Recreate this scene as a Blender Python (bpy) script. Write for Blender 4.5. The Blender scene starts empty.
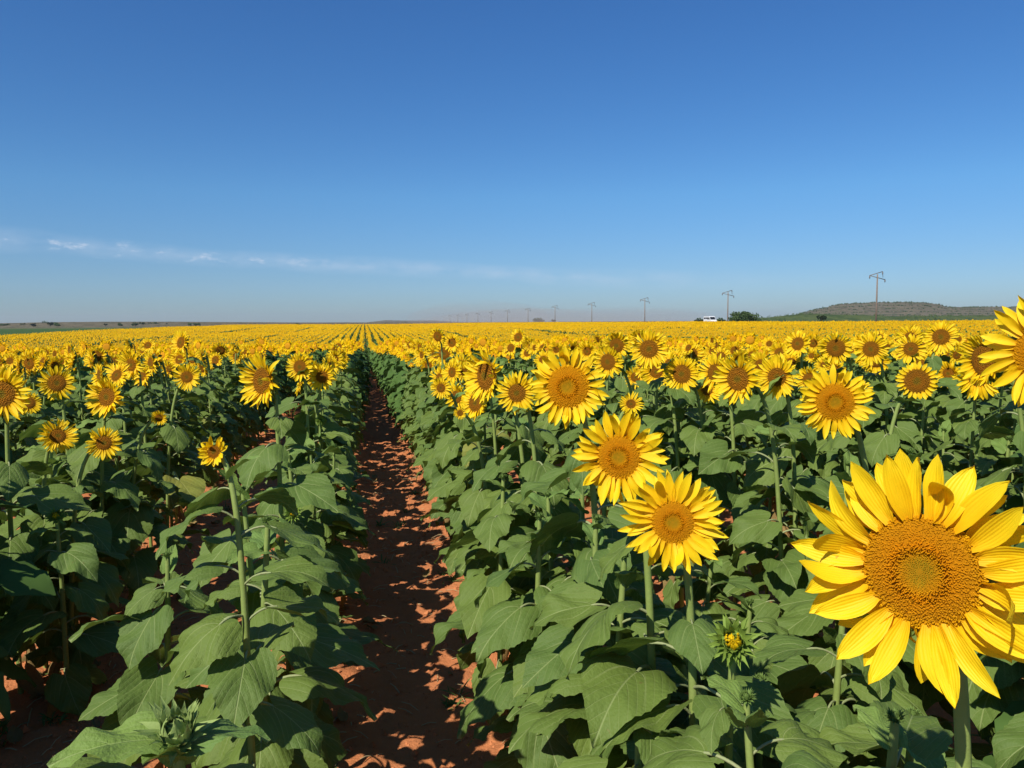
import bpy, math, random
import numpy as np
from mathutils import Vector, Matrix, Euler, Quaternion, noise
R = math.radians
SC = bpy.context.scene
COL = SC.collection
rnd = random.Random(11)

# ------------------------------------------------------------------ camera
H = 1.85
F = 770.0
YAW, PITCH, ROLL = R(10.8), R(4.62), R(0.4)
_f = Vector((math.sin(YAW)*math.cos(PITCH), math.cos(YAW)*math.cos(PITCH), -math.sin(PITCH)))
_r = Vector((math.cos(YAW), -math.sin(YAW), 0))
_u = _r.cross(_f)
_r2 = _r*math.cos(ROLL) - _u*math.sin(ROLL)
_u2 = _u*math.cos(ROLL) + _r*math.sin(ROLL)
CAM = Vector((0, 0, H))
def at(px, py, depth):
    return CAM + _f*depth + _r2*((px-512)/F*depth) + _u2*(-(py-384)/F*depth)
def project(p):
    d = Vector(p) - CAM
    z = d.dot(_f)
    if z < 0.05: return None
    return 512 + F*d.dot(_r2)/z, 384 - F*d.dot(_u2)/z, z

cd = bpy.data.cameras.new('camera')
cd.sensor_width = 36; cd.lens = 36*F/1024; cd.clip_start = .05; cd.clip_end = 20000
cam = bpy.data.objects.new('camera', cd); COL.objects.link(cam)
cam.matrix_world = Matrix((( _r2.x,_u2.x,-_f.x,0),(_r2.y,_u2.y,-_f.y,0),(_r2.z,_u2.z,-_f.z,H),(0,0,0,1)))
SC.camera = cam

# ------------------------------------------------------------------ terrain
_tp = [(0,0),(6,0),(12,-.04),(20,-.22),(35,-.75),(60,-1.55),(100,-2.15),(140,-2.05),(200,-1.45),(300,-.85),(450,-.35),(700,-1.3),(1200,-2.),(20000,-3)]
_tx = np.array([p[0] for p in _tp], float); _ty = np.array([p[1] for p in _tp], float)
_rs = np.concatenate([np.linspace(0,500,2001), np.linspace(502,20000,4000)])
_prof = np.interp(_rs, _tx, _ty)
_k = np.hanning(41); _k /= _k.sum()
_p1 = np.convolve(np.pad(_prof[:2001], 20, mode='edge'), _k, mode='valid')
_prof[:2001] = _p1
def T(x, y):
    r = np.hypot(x, y)
    k = np.clip((np.asarray(x, float)-12)/70, 0, 1); k = k*k*(3-2*k)
    p = np.interp(r, _rs, _prof)
    u = .20*np.sin(x*.045+1.3*np.sin(y*.021)+.6)*np.sin(y*.041+.02*x)*np.clip((r-35)/60,0,1)*np.clip((600-r)/100,0,1)
    return u*(1-.6*k) + p*(1-k) + k*np.where(r < 450, -.10*np.clip(r/150,0,1), p*.6)
ROW0, ROWS = -0.45, 1.30
def clump(x, y, s): return noise.noise(Vector((x*s, y*s, 3.1)))
def ground_z(x, y):
    z = float(T(x, y))
    r = math.hypot(x, y)
    if r < 45:
        k = 1 if r < 25 else (45-r)/20
        ph = ((x-ROW0)/ROWS) % 1.0
        ridge = math.cos(ph*2*math.pi)
        z += k*0.035*ridge
        z += k*(0.026*clump(x*.6, y*1.7, 3.0) + 0.024*clump(x, y*1.3, 8.0))
        if r < 16: z += 0.014*clump(x, y, 24.0) + 0.010*abs(clump(x, y, 60.0))
    return z
# field limits: left edge is a straight line, far edge too
def in_field(x, y):
    # left boundary through A (range 250, az -22.8-3) and B (range 470, az -10.5)
    return x < 100 and (y < 460 - .04*x) and ((x-AX)*NX + (y-AY)*NY < 0)
A_ = (math.sin(R(-23.6))*180, math.cos(R(-23.6))*180); B_ = (math.sin(R(-9.5))*465, math.cos(R(-9.5))*465)
AX, AY = A_
_dx, _dy = B_[0]-A_[0], B_[1]-A_[1]; _l = math.hypot(_dx, _dy)
NX, NY = -_dy/_l, _dx/_l

# ------------------------------------------------------------------ mesh collector
class M:
    def __init__(s): s.v=[]; s.f=[]; s.m=[]; s.uv=[]; s.n=0
    def add(s, v, f, mat=0, uv=None):
        v = np.asarray(v, float)
        s.v.append(v); s.uv.append(np.zeros((len(v),2)) if uv is None else np.asarray(uv, float))
        n = s.n
        s.f.extend([tuple(i+n for i in q) for q in f]); s.m.extend([mat]*len(f)); s.n += len(v)
    def join(s, o, mtx=None, matmap=None):
        for_v = np.concatenate(o.v)
        if mtx is not None:
            A = np.array(mtx)
            for_v = for_v @ A[:3,:3].T + A[:3,3]
        n = s.n
        s.v.append(for_v); s.uv.append(np.concatenate(o.uv))
        s.f.extend([tuple(i+n for i in q) for q in o.f])
        s.m.extend([matmap[i] if matmap else i for i in o.m]); s.n += len(for_v)
    def mesh(s, name, mats, smooth=True):
        me = bpy.data.meshes.new(name)
        v = np.concatenate(s.v)
        me.from_pydata(v.tolist(), [], s.f)
        for m in mats: me.materials.append(m)
        me.polygons.foreach_set('material_index', np.array(s.m, dtype=np.int32))
        me.polygons.foreach_set('use_smooth', np.full(len(s.f), smooth))
        uv = np.concatenate(s.uv)
        lay = me.uv_layers.new(name='UVMap')
        li = np.empty(len(me.loops), dtype=np.int32); me.loops.foreach_get('vertex_index', li)
        lay.data.foreach_set('uv', uv[li].ravel())
        me.update()
        return me
def link(name, me, parent=None, loc=None, rot=None, scale=None):
    o = bpy.data.objects.new(name, me); COL.objects.link(o)
    if parent is not None: o.parent = parent
    if loc is not None: o.location = loc
    if rot is not None: o.rotation_mode='QUATERNION'; o.rotation_quaternion = rot
    if scale is not None: o.scale = (scale,)*3 if not hasattr(scale,'__len__') else scale
    return o
def tag(o, label=None, cat=None, group=None, kind=None):
    if label: o['label'] = label
    if cat: o['category'] = cat
    if group: o['group'] = group
    if kind: o['kind'] = kind
    return o
def grid_faces(nr, nc, wrap=False):
    f = []
    for i in range(nr-1):
        for j in range(nc-1 if not wrap else nc):
            k = (j+1) % nc
            f.append((i*nc+j, i*nc+k, (i+1)*nc+k, (i+1)*nc+j))
    return f
def tube(mb, pts, rad, sides=8, mat=0, cap=False):
    pts = [Vector(p) for p in pts]; n = len(pts)
    V = []; UV = []
    prev = Vector((1,0,0)); L = 0
    for i, p in enumerate(pts):
        t = (pts[min(i+1,n-1)] - pts[max(i-1,0)]).normalized()
        a = prev - t*prev.dot(t)
        if a.length < 1e-4: a = Vector((0,1,0)) - t*t.y
        a.normalize(); b = t.cross(a); prev = a
        if i: L += (p-pts[i-1]).length
        r = rad[i] if hasattr(rad,'__len__') else rad
        for k in range(sides):
            an = 2*math.pi*k/sides
            V.append(p + a*(r*math.cos(an)) + b*(r*math.sin(an))); UV.append((k/sides, L))
    f = grid_faces(n, sides, True)
    if cap:
        f.append(tuple(range(sides))[::-1]); f.append(tuple((n-1)*sides+k for k in range(sides)))
    mb.add(V, f, mat, UV)
def box(mb, c, s, mat=0, rotz=0):
    cx,cy,cz = c; hx,hy,hz = s[0]/2,s[1]/2,s[2]/2
    V=[]
    for dz in (-hz,hz):
        for dx,dy in ((-hx,-hy),(hx,-hy),(hx,hy),(-hx,hy)):
            x = dx*math.cos(rotz)-dy*math.sin(rotz); y = dx*math.sin(rotz)+dy*math.cos(rotz)
            V.append((cx+x,cy+y,cz+dz))
    mb.add(V, [(3,2,1,0),(4,5,6,7),(0,1,5,4),(1,2,6,5),(2,3,7,6),(3,0,4,7)], mat)
def bez(p0,p1,p2,p3,n):
    out=[]
    for i in range(n):
        t=i/(n-1); s=1-t
        out.append(p0*(s**3)+p1*(3*s*s*t)+p2*(3*s*t*t)+p3*(t**3))
    return out

# ------------------------------------------------------------------ materials
class NT:
    def __init__(s, name):
        s.mat = bpy.data.materials.new(name); s.mat.use_nodes = True
        s.t = s.mat.node_tree; s.t.nodes.clear()
        s.out = s.t.nodes.new('ShaderNodeOutputMaterial')
    def n(s, typ, **kw):
        nd = s.t.nodes.new(typ)
        for k, v in kw.items():
            if k.startswith('_'): setattr(nd, k[1:], v)
        return nd
    def l(s, a, b): s.t.links.new(a, b)
    def math(s, op, a, b=None, c=None, clamp=False):
        nd = s.t.nodes.new('ShaderNodeMath'); nd.operation = op; nd.use_clamp = clamp
        for i, x in enumerate((a,b,c)):
            if x is None: continue
            if isinstance(x,(int,float)): nd.inputs[i].default_value = x
            else: s.l(x, nd.inputs[i])
        return nd.outputs[0]
    def mix(s, fac, a, b, mode='MIX'):
        nd = s.t.nodes.new('ShaderNodeMix'); nd.data_type='RGBA'; nd.blend_type = mode
        for sock, x in ((nd.inputs[0],fac),(nd.inputs[6],a),(nd.inputs[7],b)):
            if isinstance(x,(int,float)): sock.default_value = x
            elif isinstance(x,tuple): sock.default_value = (*x,1) if len(x)==3 else x
            else: s.l(x, sock)
        return nd.outputs[2]
    def noise(s, scale, detail=3, rough=.5, vec=None, out=0):
        nd = s.t.nodes.new('ShaderNodeTexNoise'); nd.inputs['Scale'].default_value=scale
        nd.inputs['Detail'].default_value=detail; nd.inputs['Roughness'].default_value=rough
        if vec is not None: s.l(vec, nd.inputs['Vector'])
        return nd.outputs[out]
    def ramp(s, fac, stops):
        nd = s.t.nodes.new('ShaderNodeValToRGB'); s.l(fac, nd.inputs[0])
        cr = nd.color_ramp
        while len(cr.elements) > len(stops): cr.elements.remove(cr.elements[-1])
        while len(cr.elements) < len(stops): cr.elements.new(.5)
        for e,(p,c) in zip(cr.elements, stops): e.position=p; e.color=(*c,1) if len(c)==3 else c
        return nd.outputs[0]
    def coord(s, which='Object'):
        return s.t.nodes.new('ShaderNodeTexCoord').outputs[which]
    def geom(s, which='Position'):
        return s.t.nodes.new('ShaderNodeNewGeometry').outputs[which]
    def rand(s): return s.t.nodes.new('ShaderNodeObjectInfo').outputs['Random']
    def bump(s, h, strength=.3, dist=.01):
        nd = s.t.nodes.new('ShaderNodeBump'); nd.inputs['Strength'].default_value=strength
        nd.inputs['Distance'].default_value=dist; s.l(h, nd.inputs['Height']); return nd.outputs[0]
    def bsdf(s, color, rough=.6, spec=.4, normal=None, trans=0, tcol=None):
        p = s.t.nodes.new('ShaderNodeBsdfPrincipled')
        if isinstance(color,tuple): p.inputs['Base Color'].default_value=(*color,1)
        else: s.l(color, p.inputs['Base Color'])
        if isinstance(rough,(int,float)): p.inputs['Roughness'].default_value=rough
        else: s.l(rough, p.inputs['Roughness'])
        p.inputs['Specular IOR Level'].default_value=spec
        if normal is not None: s.l(normal, p.inputs['Normal'])
        o = p.outputs[0]
        if trans:
            t = s.t.nodes.new('ShaderNodeBsdfTranslucent')
            tc = tcol if tcol is not None else color
            if isinstance(tc,tuple): t.inputs[0].default_value=(*tc,1)
            else: s.l(tc, t.inputs[0])
            mx = s.t.nodes.new('ShaderNodeMixShader'); mx.inputs[0].default_value=trans
            s.l(o, mx.inputs[1]); s.l(t.outputs[0], mx.inputs[2]); o = mx.outputs[0]
        s.l(o, s.out.inputs[0]); return s.mat

def mat_leaf(name, base, dark, vein):
    n = NT(name)
    uv = n.t.nodes.new('ShaderNodeSeparateXYZ'); n.l(n.coord('UV'), uv.inputs[0])
    u = n.math('ABSOLUTE', uv.outputs[0]); v = uv.outputs[1]
    mid = n.math('SUBTRACT', 1, n.math('DIVIDE', u, 0.030), clamp=True)
    q = n.math('SUBTRACT', v, n.math('MULTIPLY', n.math('POWER', u, 1.25), 1.0))
    fr = n.math('ABSOLUTE', n.math('SUBTRACT', n.math('FRACT', n.math('MULTIPLY', q, 5.2)), .5))
    lat = n.math('MULTIPLY', n.math('SUBTRACT', 1, n.math('DIVIDE', fr, .055), clamp=True), .55)
    bd = n.math('ABSOLUTE', n.math('SUBTRACT', u, n.math('MULTIPLY', n.math('POWER', n.math('MAXIMUM', v, 0), .6), .95)))
    bas = n.math('MULTIPLY', n.math('MULTIPLY', n.math('SUBTRACT', 1, n.math('DIVIDE', bd, .026), clamp=True), n.math('SUBTRACT', 1.1, n.math('MULTIPLY', v, 1.7), clamp=True)), .9)
    ve = n.math('MAXIMUM', n.math('MAXIMUM', mid, bas), lat)
    sw = n.math('MULTIPLY', n.math('GREATER_THAN', v, -5), 1)
    ob = n.coord('Object')
    n1 = n.noise(3.5, 4, .6, ob); n2 = n.noise(22, 3, .6, ob)
    r = n.rand()
    c = n.mix(n.math('MULTIPLY', n1, 1.0), dark, base)
    c = n.mix(n.math('MULTIPLY', r, .45), c, tuple(min(1,x*f) for x,f in zip(base,(1.5,1.25,.9))))
    c = n.mix(n.math('MULTIPLY', ve, .62), c, vein)
    yl = n.math('MULTIPLY', n.math('GREATER_THAN', r, .99), n.noise(2.2,3,.6,ob))
    c = n.mix(yl, c, (.30,.27,.05))
    ed = n.math('MULTIPLY', n.math('GREATER_THAN', n.math('ADD', n.noise(5,4,.6,ob), n.math('MULTIPLY', v, .14)), .80), .5)
    c = n.mix(ed, c, (.20,.17,.05))
    # small worn spots
    sp = n.math('MULTIPLY', n.math('GREATER_THAN', n.noise(11, 2, .5, ob), .735), .5)
    c = n.mix(sp, c, (.13,.10,.03))
    hgt = n.math('SUBTRACT', n.math('ADD', n.math('MULTIPLY', fr, .35), n.math('MULTIPLY', n2, .8)), n.math('MULTIPLY', ve, .35))
    return n.bsdf(c, .60, .23, n.bump(hgt, .42, .012), .22, n.mix(.35, c, (.20,.30,.02)))
LEAF = mat_leaf('leaf_green', (.122,.190,.040), (.076,.135,.028), (.34,.40,.15))
LEAF2 = mat_leaf('leaf_young', (.16,.26,.06), (.11,.20,.045), (.34,.42,.15))
def simple(name, c1, c2, scale, rough=.7, spec=.25, bumps=.3, bd=.005, trans=0, objrand=0):
    n = NT(name); ob = n.coord('Object')
    c = n.mix(n.noise(scale, 4, .6, ob), c1, c2)
    if objrand: c = n.mix(n.math('MULTIPLY', n.rand(), objrand), c, tuple(min(1,x*1.6) for x in c2))
    return n.bsdf(c, rough, spec, n.bump(n.noise(scale*4, 3, .6, ob), bumps, bd), trans)
DRYLEAF = simple('leaf_dry', (.20,.12,.05), (.30,.22,.08), 8, .85, .1, .5, .01, .1)
STEM = simple('stem_green', (.17,.24,.05), (.26,.32,.09), 25, .6, .25, .3, .003)
PETIOLE = simple('petiole_green', (.20,.27,.10), (.30,.30,.15), 12, .6, .25)
PALE = simple('bud_pale', (.24,.34,.09), (.34,.42,.14), 9, .7, .2, .3, .003, .2)
BUDG = simple('bud_green', (.15,.25,.035), (.26,.36,.06), 14, .6, .25, .3, .003, .2)
BRACT = simple('bract_green', (.09,.17,.035), (.19,.27,.06), 30, .6, .25, .3, .003, .15)
def mat_petal():
    n = NT('petal_yellow')
    uv = n.t.nodes.new('ShaderNodeSeparateXYZ'); n.l(n.coord('UV'), uv.inputs[0])
    v = uv.outputs[1]
    c = n.ramp(v, [(0,(.88,.46,.004)),(.20,(.94,.62,.006)),(.7,(.96,.71,.010)),(1,(.96,.73,.016))])
    st = n.t.nodes.new('ShaderNodeTexWave'); st.bands_direction='X'; st.inputs['Scale'].default_value=2.4
    st.inputs['Distortion'].default_value=1.0; n.l(n.coord('UV'), st.inputs['Vector'])
    c = n.mix(n.math('MULTIPLY', st.outputs['Fac'], .20), c, (.84,.48,.003))
    ob = n.coord('Object')
    c = n.mix(n.math('MULTIPLY', n.noise(2.6, 3, .6, ob), .25), c, (.88,.54,.004))
    br = n.math('MULTIPLY', n.math('GREATER_THAN', n.noise(9, 3, .6, ob), .74), .55)
    c = n.mix(br, c, (.45,.18,.01))
    return n.bsdf(c, .55, .25, n.bump(st.outputs['Fac'], .25, .002), .30, n.mix(.5, c, (.95,.50,.0)))
PETAL = mat_petal()
def mat_disc(name, vor):
    n = NT(name)
    uv = n.t.nodes.new('ShaderNodeSeparateXYZ'); n.l(n.coord('UV'), uv.inputs[0])
    ob = n.coord('Object')
    r = n.math('ADD', uv.outputs[0], n.math('MULTIPLY', n.math('SUBTRACT', n.noise(3.5, 3, .6, ob), .5), .20))
    c = n.ramp(r, [(0,(.20,.19,.012)),(.18,(.27,.23,.012)),(.32,(.52,.24,.005)),(.44,(.60,.20,.003)),(.62,(.53,.19,.004)),(.80,(.47,.19,.005)),(.92,(.58,.27,.004)),(1,(.80,.45,.008))])
    c = n.mix(n.math('MULTIPLY', n.math('SUBTRACT', n.noise(7,4,.7,ob), .42), 1.9, clamp=True), c, (.36,.15,.005))
    if vor:
        vt = n.t.nodes.new('ShaderNodeTexVoronoi'); vt.inputs['Scale'].default_value=vor; n.l(ob, vt.inputs['Vector'])
        c = n.mix(n.math('MULTIPLY', vt.outputs['Distance'], .8, clamp=True), c, (.34,.14,.008))
        return n.bsdf(c, .8, .15, n.bump(vt.outputs['Distance'], .9, .04))
    c = n.mix(n.math('MULTIPLY', n.noise(30, 2, .6, ob), .30), c, (.50,.28,.01))
    dk = uv.outputs[1]
    c = n.mix(dk, (.33,.13,.004), c)
    return n.bsdf(c, 1, 0)
DISC = mat_disc('disc_florets', 26)
DISCH = mat_disc('disc_florets_fine', 0)
def fieldcol(name, color, rough=.8, trans=0, var=None):
    n = NT(name)
    c = n.mix(n.rand(), color, var or tuple(x*.75 for x in color))
    return n.bsdf(c, rough, .1, None, trans)
FPET = fieldcol('far_petal', (.95,.63,.005), .6, .3, (.92,.53,.004))
FDISC = fieldcol('far_disc', (.58,.26,.010))
FLEAF = fieldcol('far_leaf', (.095,.165,.038), .6, .15, (.065,.125,.028))

def mat_ground():
    n = NT('ground_soil')
    pos = n.geom('Position')
    sep = n.t.nodes.new('ShaderNodeSeparateXYZ'); n.l(pos, sep.inputs[0])
    n1 = n.noise(1.1, 5, .6, pos); n2 = n.noise(14, 5, .65, pos); n3 = n.noise(70, 3, .6, pos)
    soil = n.mix(n1, (.46,.155,.056), (.58,.23,.090))
    soil = n.mix(n.math('MULTIPLY', n2, .55), soil, (.30,.105,.045))
    soil = n.mix(n.math('MULTIPLY', n.math('GREATER_THAN', n3, .66), .35), soil, (.50,.30,.17))
    # bright crop and veld beyond the field's edges
    e1 = n.math('ADD', n.math('MULTIPLY', n.math('SUBTRACT', sep.outputs[0], AX), NX), n.math('MULTIPLY', n.math('SUBTRACT', sep.outputs[1], AY), NY))
    e2 = n.math('SUBTRACT', n.math('ADD', sep.outputs[1], n.math('MULTIPLY', sep.outputs[0], .04)), 460)
    e = n.math('GREATER_THAN', n.math('MAXIMUM', n.math('MAXIMUM', e1, e2), n.math('SUBTRACT', sep.outputs[0], 101)), 0)
    crop = n.mix(n.noise(.03, 4, .6, pos), (.035,.075,.018), (.060,.11,.028))
    veld = n.mix(n.noise(.012, 6, .65, pos), (.13,.12,.050), (.06,.085,.030))
    far = n.math('GREATER_THAN', n.math('ADD', n.t_len(sep) if False else n.math('SQRT', n.math('ADD', n.math('POWER', sep.outputs[0],2), n.math('POWER', sep.outputs[1],2))), n.math('MULTIPLY', n.noise(.004,2,.5,pos), 200)), 900)
    out = n.mix(far, crop, veld)
    c = n.mix(e, soil, out)
    h = n.math('ADD', n.math('MULTIPLY', n2, 1.0), n.math('MULTIPLY', n3, .4))
    return n.bsdf(c, .95, .1, n.bump(h, .6, .03))
GROUND = mat_ground()

# ------------------------------------------------------------------ part meshes
_wt = [(0,.66),(.06,.86),(.14,.98),(.24,1.0),(.38,.93),(.52,.78),(.66,.58),(.80,.34),(.91,.15),(1,0.0)]
_wx = [a for a,b in _wt]; _wy = [b for a,b in _wt]
def leaf_part(mb, seed, L=1.0, nt=24, ns=13, p_up=40, b0=-5, b1=-65, fold=.12, pet=.45, wid=.86, mat_b=0, mat_p=1, psides=6, twist=0, prad=.017):
    g = random.Random(seed)
    # petiole
    pts = [Vector((0,0,0))]; np_ = 7 if ns > 5 else 3
    a = R(p_up); a1 = R(b0-12)
    for i in range(np_):
        an = a + (a1-a)*((i+.5)/np_)**1.3
        pts.append(pts[-1] + Vector((0, math.cos(an), math.sin(an)))*(pet/np_))
    if psides: tube(mb, [p*L for p in pts], [prad*1.25*L]+[prad*L]*(len(pts)-2)+[prad*.8*L], psides, mat_p)
    base = pts[-1]
    # blade spine
    sp = [(base.y, base.z)]; N = nt-1; angs=[]
    for i in range(nt):
        t = i/N; angs.append(R(b0 + (b1-b0)*(t**1.15)) + .10*math.sin(t*5+seed))
    for i in range(1,nt):
        sp.append((sp[-1][0]+math.cos(angs[i])/N, sp[-1][1]+math.sin(angs[i])/N))
    V=[]; UV=[]
    p1,p2,p3 = g.random()*6, g.random()*6, g.random()*6
    wob = g.uniform(.03,.07)
    for i in range(nt):
        t = i/N; w = wid*.5*np.interp(t, _wx, _wy)
        for j in range(ns):
            s = -1+2*j/(ns-1)
            ser = 1.0
            if ns > 7 and abs(s) > .99 and 0 < i < N: ser = 1.0 + (.026 if i % 2 else -.016) + g.uniform(-.012,.012)
            x = s*w*ser
            lobe = -.20*math.sin(math.pi*min(1,abs(s)*.72))*max(0,1-t/.34)**1.4
            ax = abs(x)
            yy, zz = sp[i]; an = angs[i]
            # local frame: T along the spine, Nn blade normal
            ty, tz = math.cos(an), math.sin(an); ny, nz = -math.sin(an), math.cos(an)
            hgt = fold*ax*1.6 - .55*ax*ax*(1.0+.8*math.sin(p3)) 
            hgt += wob*math.sin(11*t - 9*ax + p1)*min(1,ax*5) + .035*math.sin(7*t+p2)*s
            hgt += .007*math.sin(2*math.pi*(t-1.0*(ax/(wid*.5))**1.25*.45)*5.2)*min(1,ax*6)
            y = yy + ty*lobe + ny*hgt; z = zz + tz*lobe + nz*hgt
            if twist:
                c_, s_ = math.cos(twist*t), math.sin(twist*t)
                dz = nz*0
                x2 = x*c_; z += x*s_; x = x2
            V.append((x,y,z)); UV.append((s*w/(wid*.5), t + lobe))
    V = np.array(V)*1.0
    mb.add(V*L, grid_faces(nt, ns), mat_b, UV)

LEAFV = []    # hi-res shared leaf meshes
_spec = [(45,0,-60,.12,.48,.86,0),(30,-15,-75,.08,.42,.92,.2),(55,5,-50,.15,.52,.80,-.2),(35,-25,-80,.10,.40,.90,.0),
         (50,10,-40,.14,.55,.84,.25),(25,-30,-70,.06,.45,.95,-.3),(60,0,-70,.16,.50,.82,.1),(40,-10,-45,.10,.60,.88,-.15),
         (38,-38,-88,.09,.44,.94,.15),(48,-20,-62,.20,.50,.78,-.1)]
for i, (pu,b0,b1,fo,pe,wi,tw) in enumerate(_spec):
    mb = M(); leaf_part(mb, i+3, 1, 26, 13, pu,b0,b1,fo,pe,wi,0,1,7,tw)
    LEAFV.append(mb.mesh('leaf', [LEAF, PETIOLE]))
LEAFY = []
for i, (pu,b0,b1,fo,pe,wi,tw) in enumerate([(65,50,5,.30,.15,.62,0),(70,35,-20,.25,.18,.66,.2),(60,60,20,.35,.12,.55,-.2),(55,20,-35,.2,.22,.7,.1)]):
    mb = M(); leaf_part(mb, i+40, 1, 22, 11, pu,b0,b1,fo,pe,wi,0,1,6,tw)
    LEAFY.append(mb.mesh('young_leaf', [LEAF2, PETIOLE]))
LEAFD = []
for i in range(2):
    mb = M(); leaf_part(mb, i+60, 1, 16, 9, -30,-75,-100,.5,.4,.5,0,0,5,.9)
    LEAFD.append(mb.mesh('dry_leaf', [DRYLEAF]))

def petal_arr(g, Lp, W, nl=8, nw=5, curl=0., fold=.25, side=0., sharp=False):
    """one ray petal: base at origin, +Y outward, +Z the side facing out of the disc"""
    V=[]; UV=[]
    y=z=x=0.; prof=[(0,.40),(.12,.66),(.3,.93),(.45,1.),(.62,.94),(.78,.73),(.90,.44),(.97,.18),(1,.0)]
    if sharp: prof=[(0,.8),(.15,1),(.4,.85),(.6,.5),(.8,.2),(1,0)]
    px_=[a for a,b in prof]; py_=[b for a,b in prof]
    ph = g.random()*6
    for i in range(nl):
        t = i/(nl-1)
        an = curl*t*1.3 + .10*math.sin(3*t+ph)
        if i: y += math.cos(an)*Lp/(nl-1); z += math.sin(an)*Lp/(nl-1); x += math.sin(side*t*2)*Lp/(nl-1)
        w = W*.5*np.interp(t, px_, py_)
        for j in range(nw):
            s = -1+2*j/(nw-1)
            h = fold*W*(abs(s)**1.3)*(1-.5*t) + .05*W*math.sin(9*t+s*3+ph)
            V.append((x+s*w, y - math.sin(an)*h*0, z + h)); UV.append((s*.5+.5, t))
    return np.array(V), grid_faces(nl, nw), np.array(UV)
def petal_set(seed, rd, Rt, n1=20, n2=17, cup=18, hi=True, gaps=0, messy=1.0, wf=1.0):
    """list of (V,F,UV) petals in head space (+Z facing out)"""
    g = random.Random(seed); out=[]
    Lp = Rt - rd*.93
    for layer, n in ((0,n1),(1,n2)):
        off = g.random()*6
        for k in range(n):
            if g.random() < gaps: continue
            phi = off + 2*math.pi*(k + g.uniform(-.28,.28)*messy)/n
            l = Lp*g.uniform(.86,1.10)*(1.0 if layer==0 else .93)
            W = (2*math.pi*(rd+Lp*.45)/ (n1)) * g.uniform(.88,1.12)*wf*.80
            W = min(W, l*.40)
            curl = R(g.gauss(-4, 14)*messy); 
            if g.random() < .10*messy: curl += R(g.choice((45,-50,60)))
            V,Fc,UV = petal_arr(g, l, W, 9 if hi else 5, 5 if hi else 3, curl, g.uniform(.10,.30), g.gauss(0,.14)*messy)
            el = R(g.gauss(cup if layer==0 else cup-13, 7*messy)); tw = g.gauss(0,.22)*messy
            m = Matrix.Rotation(phi-math.pi/2,4,'Z') @ Matrix.Translation((0, rd*.93, rd*(.02 if layer==0 else -.07))) @ Matrix.Rotation(el,4,'X') @ Matrix.Rotation(tw,4,'Y')
            A = np.array(m); out.append((V@A[:3,:3].T + A[:3,3], Fc, UV))
    return out
def disc_mb(mb, rd, seed=0, mat=0, nr=9, nc=28, dome=.16):
    g = random.Random(seed); V=[(0,0,rd*dome*.80)]; UV=[(0,1)]
    for i in range(1,nr+1):
        r = i/nr
        for k in range(nc):
            a = 2*math.pi*k/nc
            h = dome*(1-r**3.2) - .05*math.exp(-(r/.3)**2) + g.uniform(-.008,.008)
            V.append((rd*r*math.cos(a), rd*r*math.sin(a), rd*h)); UV.append((r,1))
    for k in range(nc):
        a = 2*math.pi*k/nc; V.append((rd*1.0*math.cos(a), rd*1.0*math.sin(a), -rd*.14)); UV.append((1,1))
    f = [(0, 1+k, 1+(k+1)%nc) for k in range(nc)]
    for i in range(nr):
        for k in range(nc):
            a=1+i*nc+k; b=1+i*nc+(k+1)%nc; f.append((a, a+nc, b+nc, b))
    mb.add(np.array(V), f, mat, UV)
def disc_fine(mb, rd, seed, n=1500, dome=.16):
    g = random.Random(seed)
    V=[(0,0,rd*dome*.80)]; UV=[(0,0.25)]; nr,nc=12,40
    for i in range(1,nr+1):
        r=i/nr
        for k in range(nc):
            a=2*math.pi*k/nc; h = dome*(1-r**3.2) - .05*math.exp(-(r/.3)**2)-.01
            V.append((rd*r*math.cos(a), rd*r*math.sin(a), rd*h)); UV.append((r,.3))
    f=[(0,1+k,1+(k+1)%nc) for k in range(nc)]
    for i in range(nr-1):
        for k in range(nc):
            a=1+i*nc+k; b=1+i*nc+(k+1)%nc; f.append((a,a+nc,b+nc,b))
    mb.add(np.array(V), f, 0, UV)
    V=[];F_=[];UV=[]
    for i in range(n):
        r = math.sqrt((i+.5)/n); a = i*2.399963 + g.gauss(0,.05)+g.choice((0,0,.3/(i+1)**.5))
        h = dome*(1-r**3.2) - .05*math.exp(-(r/.3)**2)
        s = rd*.026*(1500/n)**.5*(.7 if r<.33 else (1.05 if r < .8 else 1.25))*g.uniform(.8,1.15)
        tall = rd*(.015 if r<.33 else .055*math.exp(-((r-.42)/.09)**2)+.018 if r<.85 else .034)*g.uniform(.5,1.4)
        c = Vector((rd*r*math.cos(a), rd*r*math.sin(a), rd*h))
        nrm = Vector((c.x*.5*r*r, c.y*.5*r*r, rd*.6)).normalized()
        tip = c + nrm*tall + Vector((g.gauss(0,.004),g.gauss(0,.004),0))*rd
        k0=len(V)
        for q in range(4):
            an=a+math.pi/4+q*math.pi/2
            V.append(c+Vector((math.cos(an)*s, math.sin(an)*s, -rd*.004))); UV.append((r,.45))
        for q in range(4):
            an=a+math.pi/4+q*math.pi/2
            V.append(c+nrm*tall*.75+Vector((math.cos(an)*s*.62, math.sin(an)*s*.62, 0))); UV.append((r,.9))
        V.append(tip); UV.append((r,1))
        for q in range(4):
            F_.append((k0+q,k0+(q+1)%4,k0+4+(q+1)%4,k0+4+q)); F_.append((k0+4+q,k0+4+(q+1)%4,k0+8))
    mb.add(V, F_, 0, UV)
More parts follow.
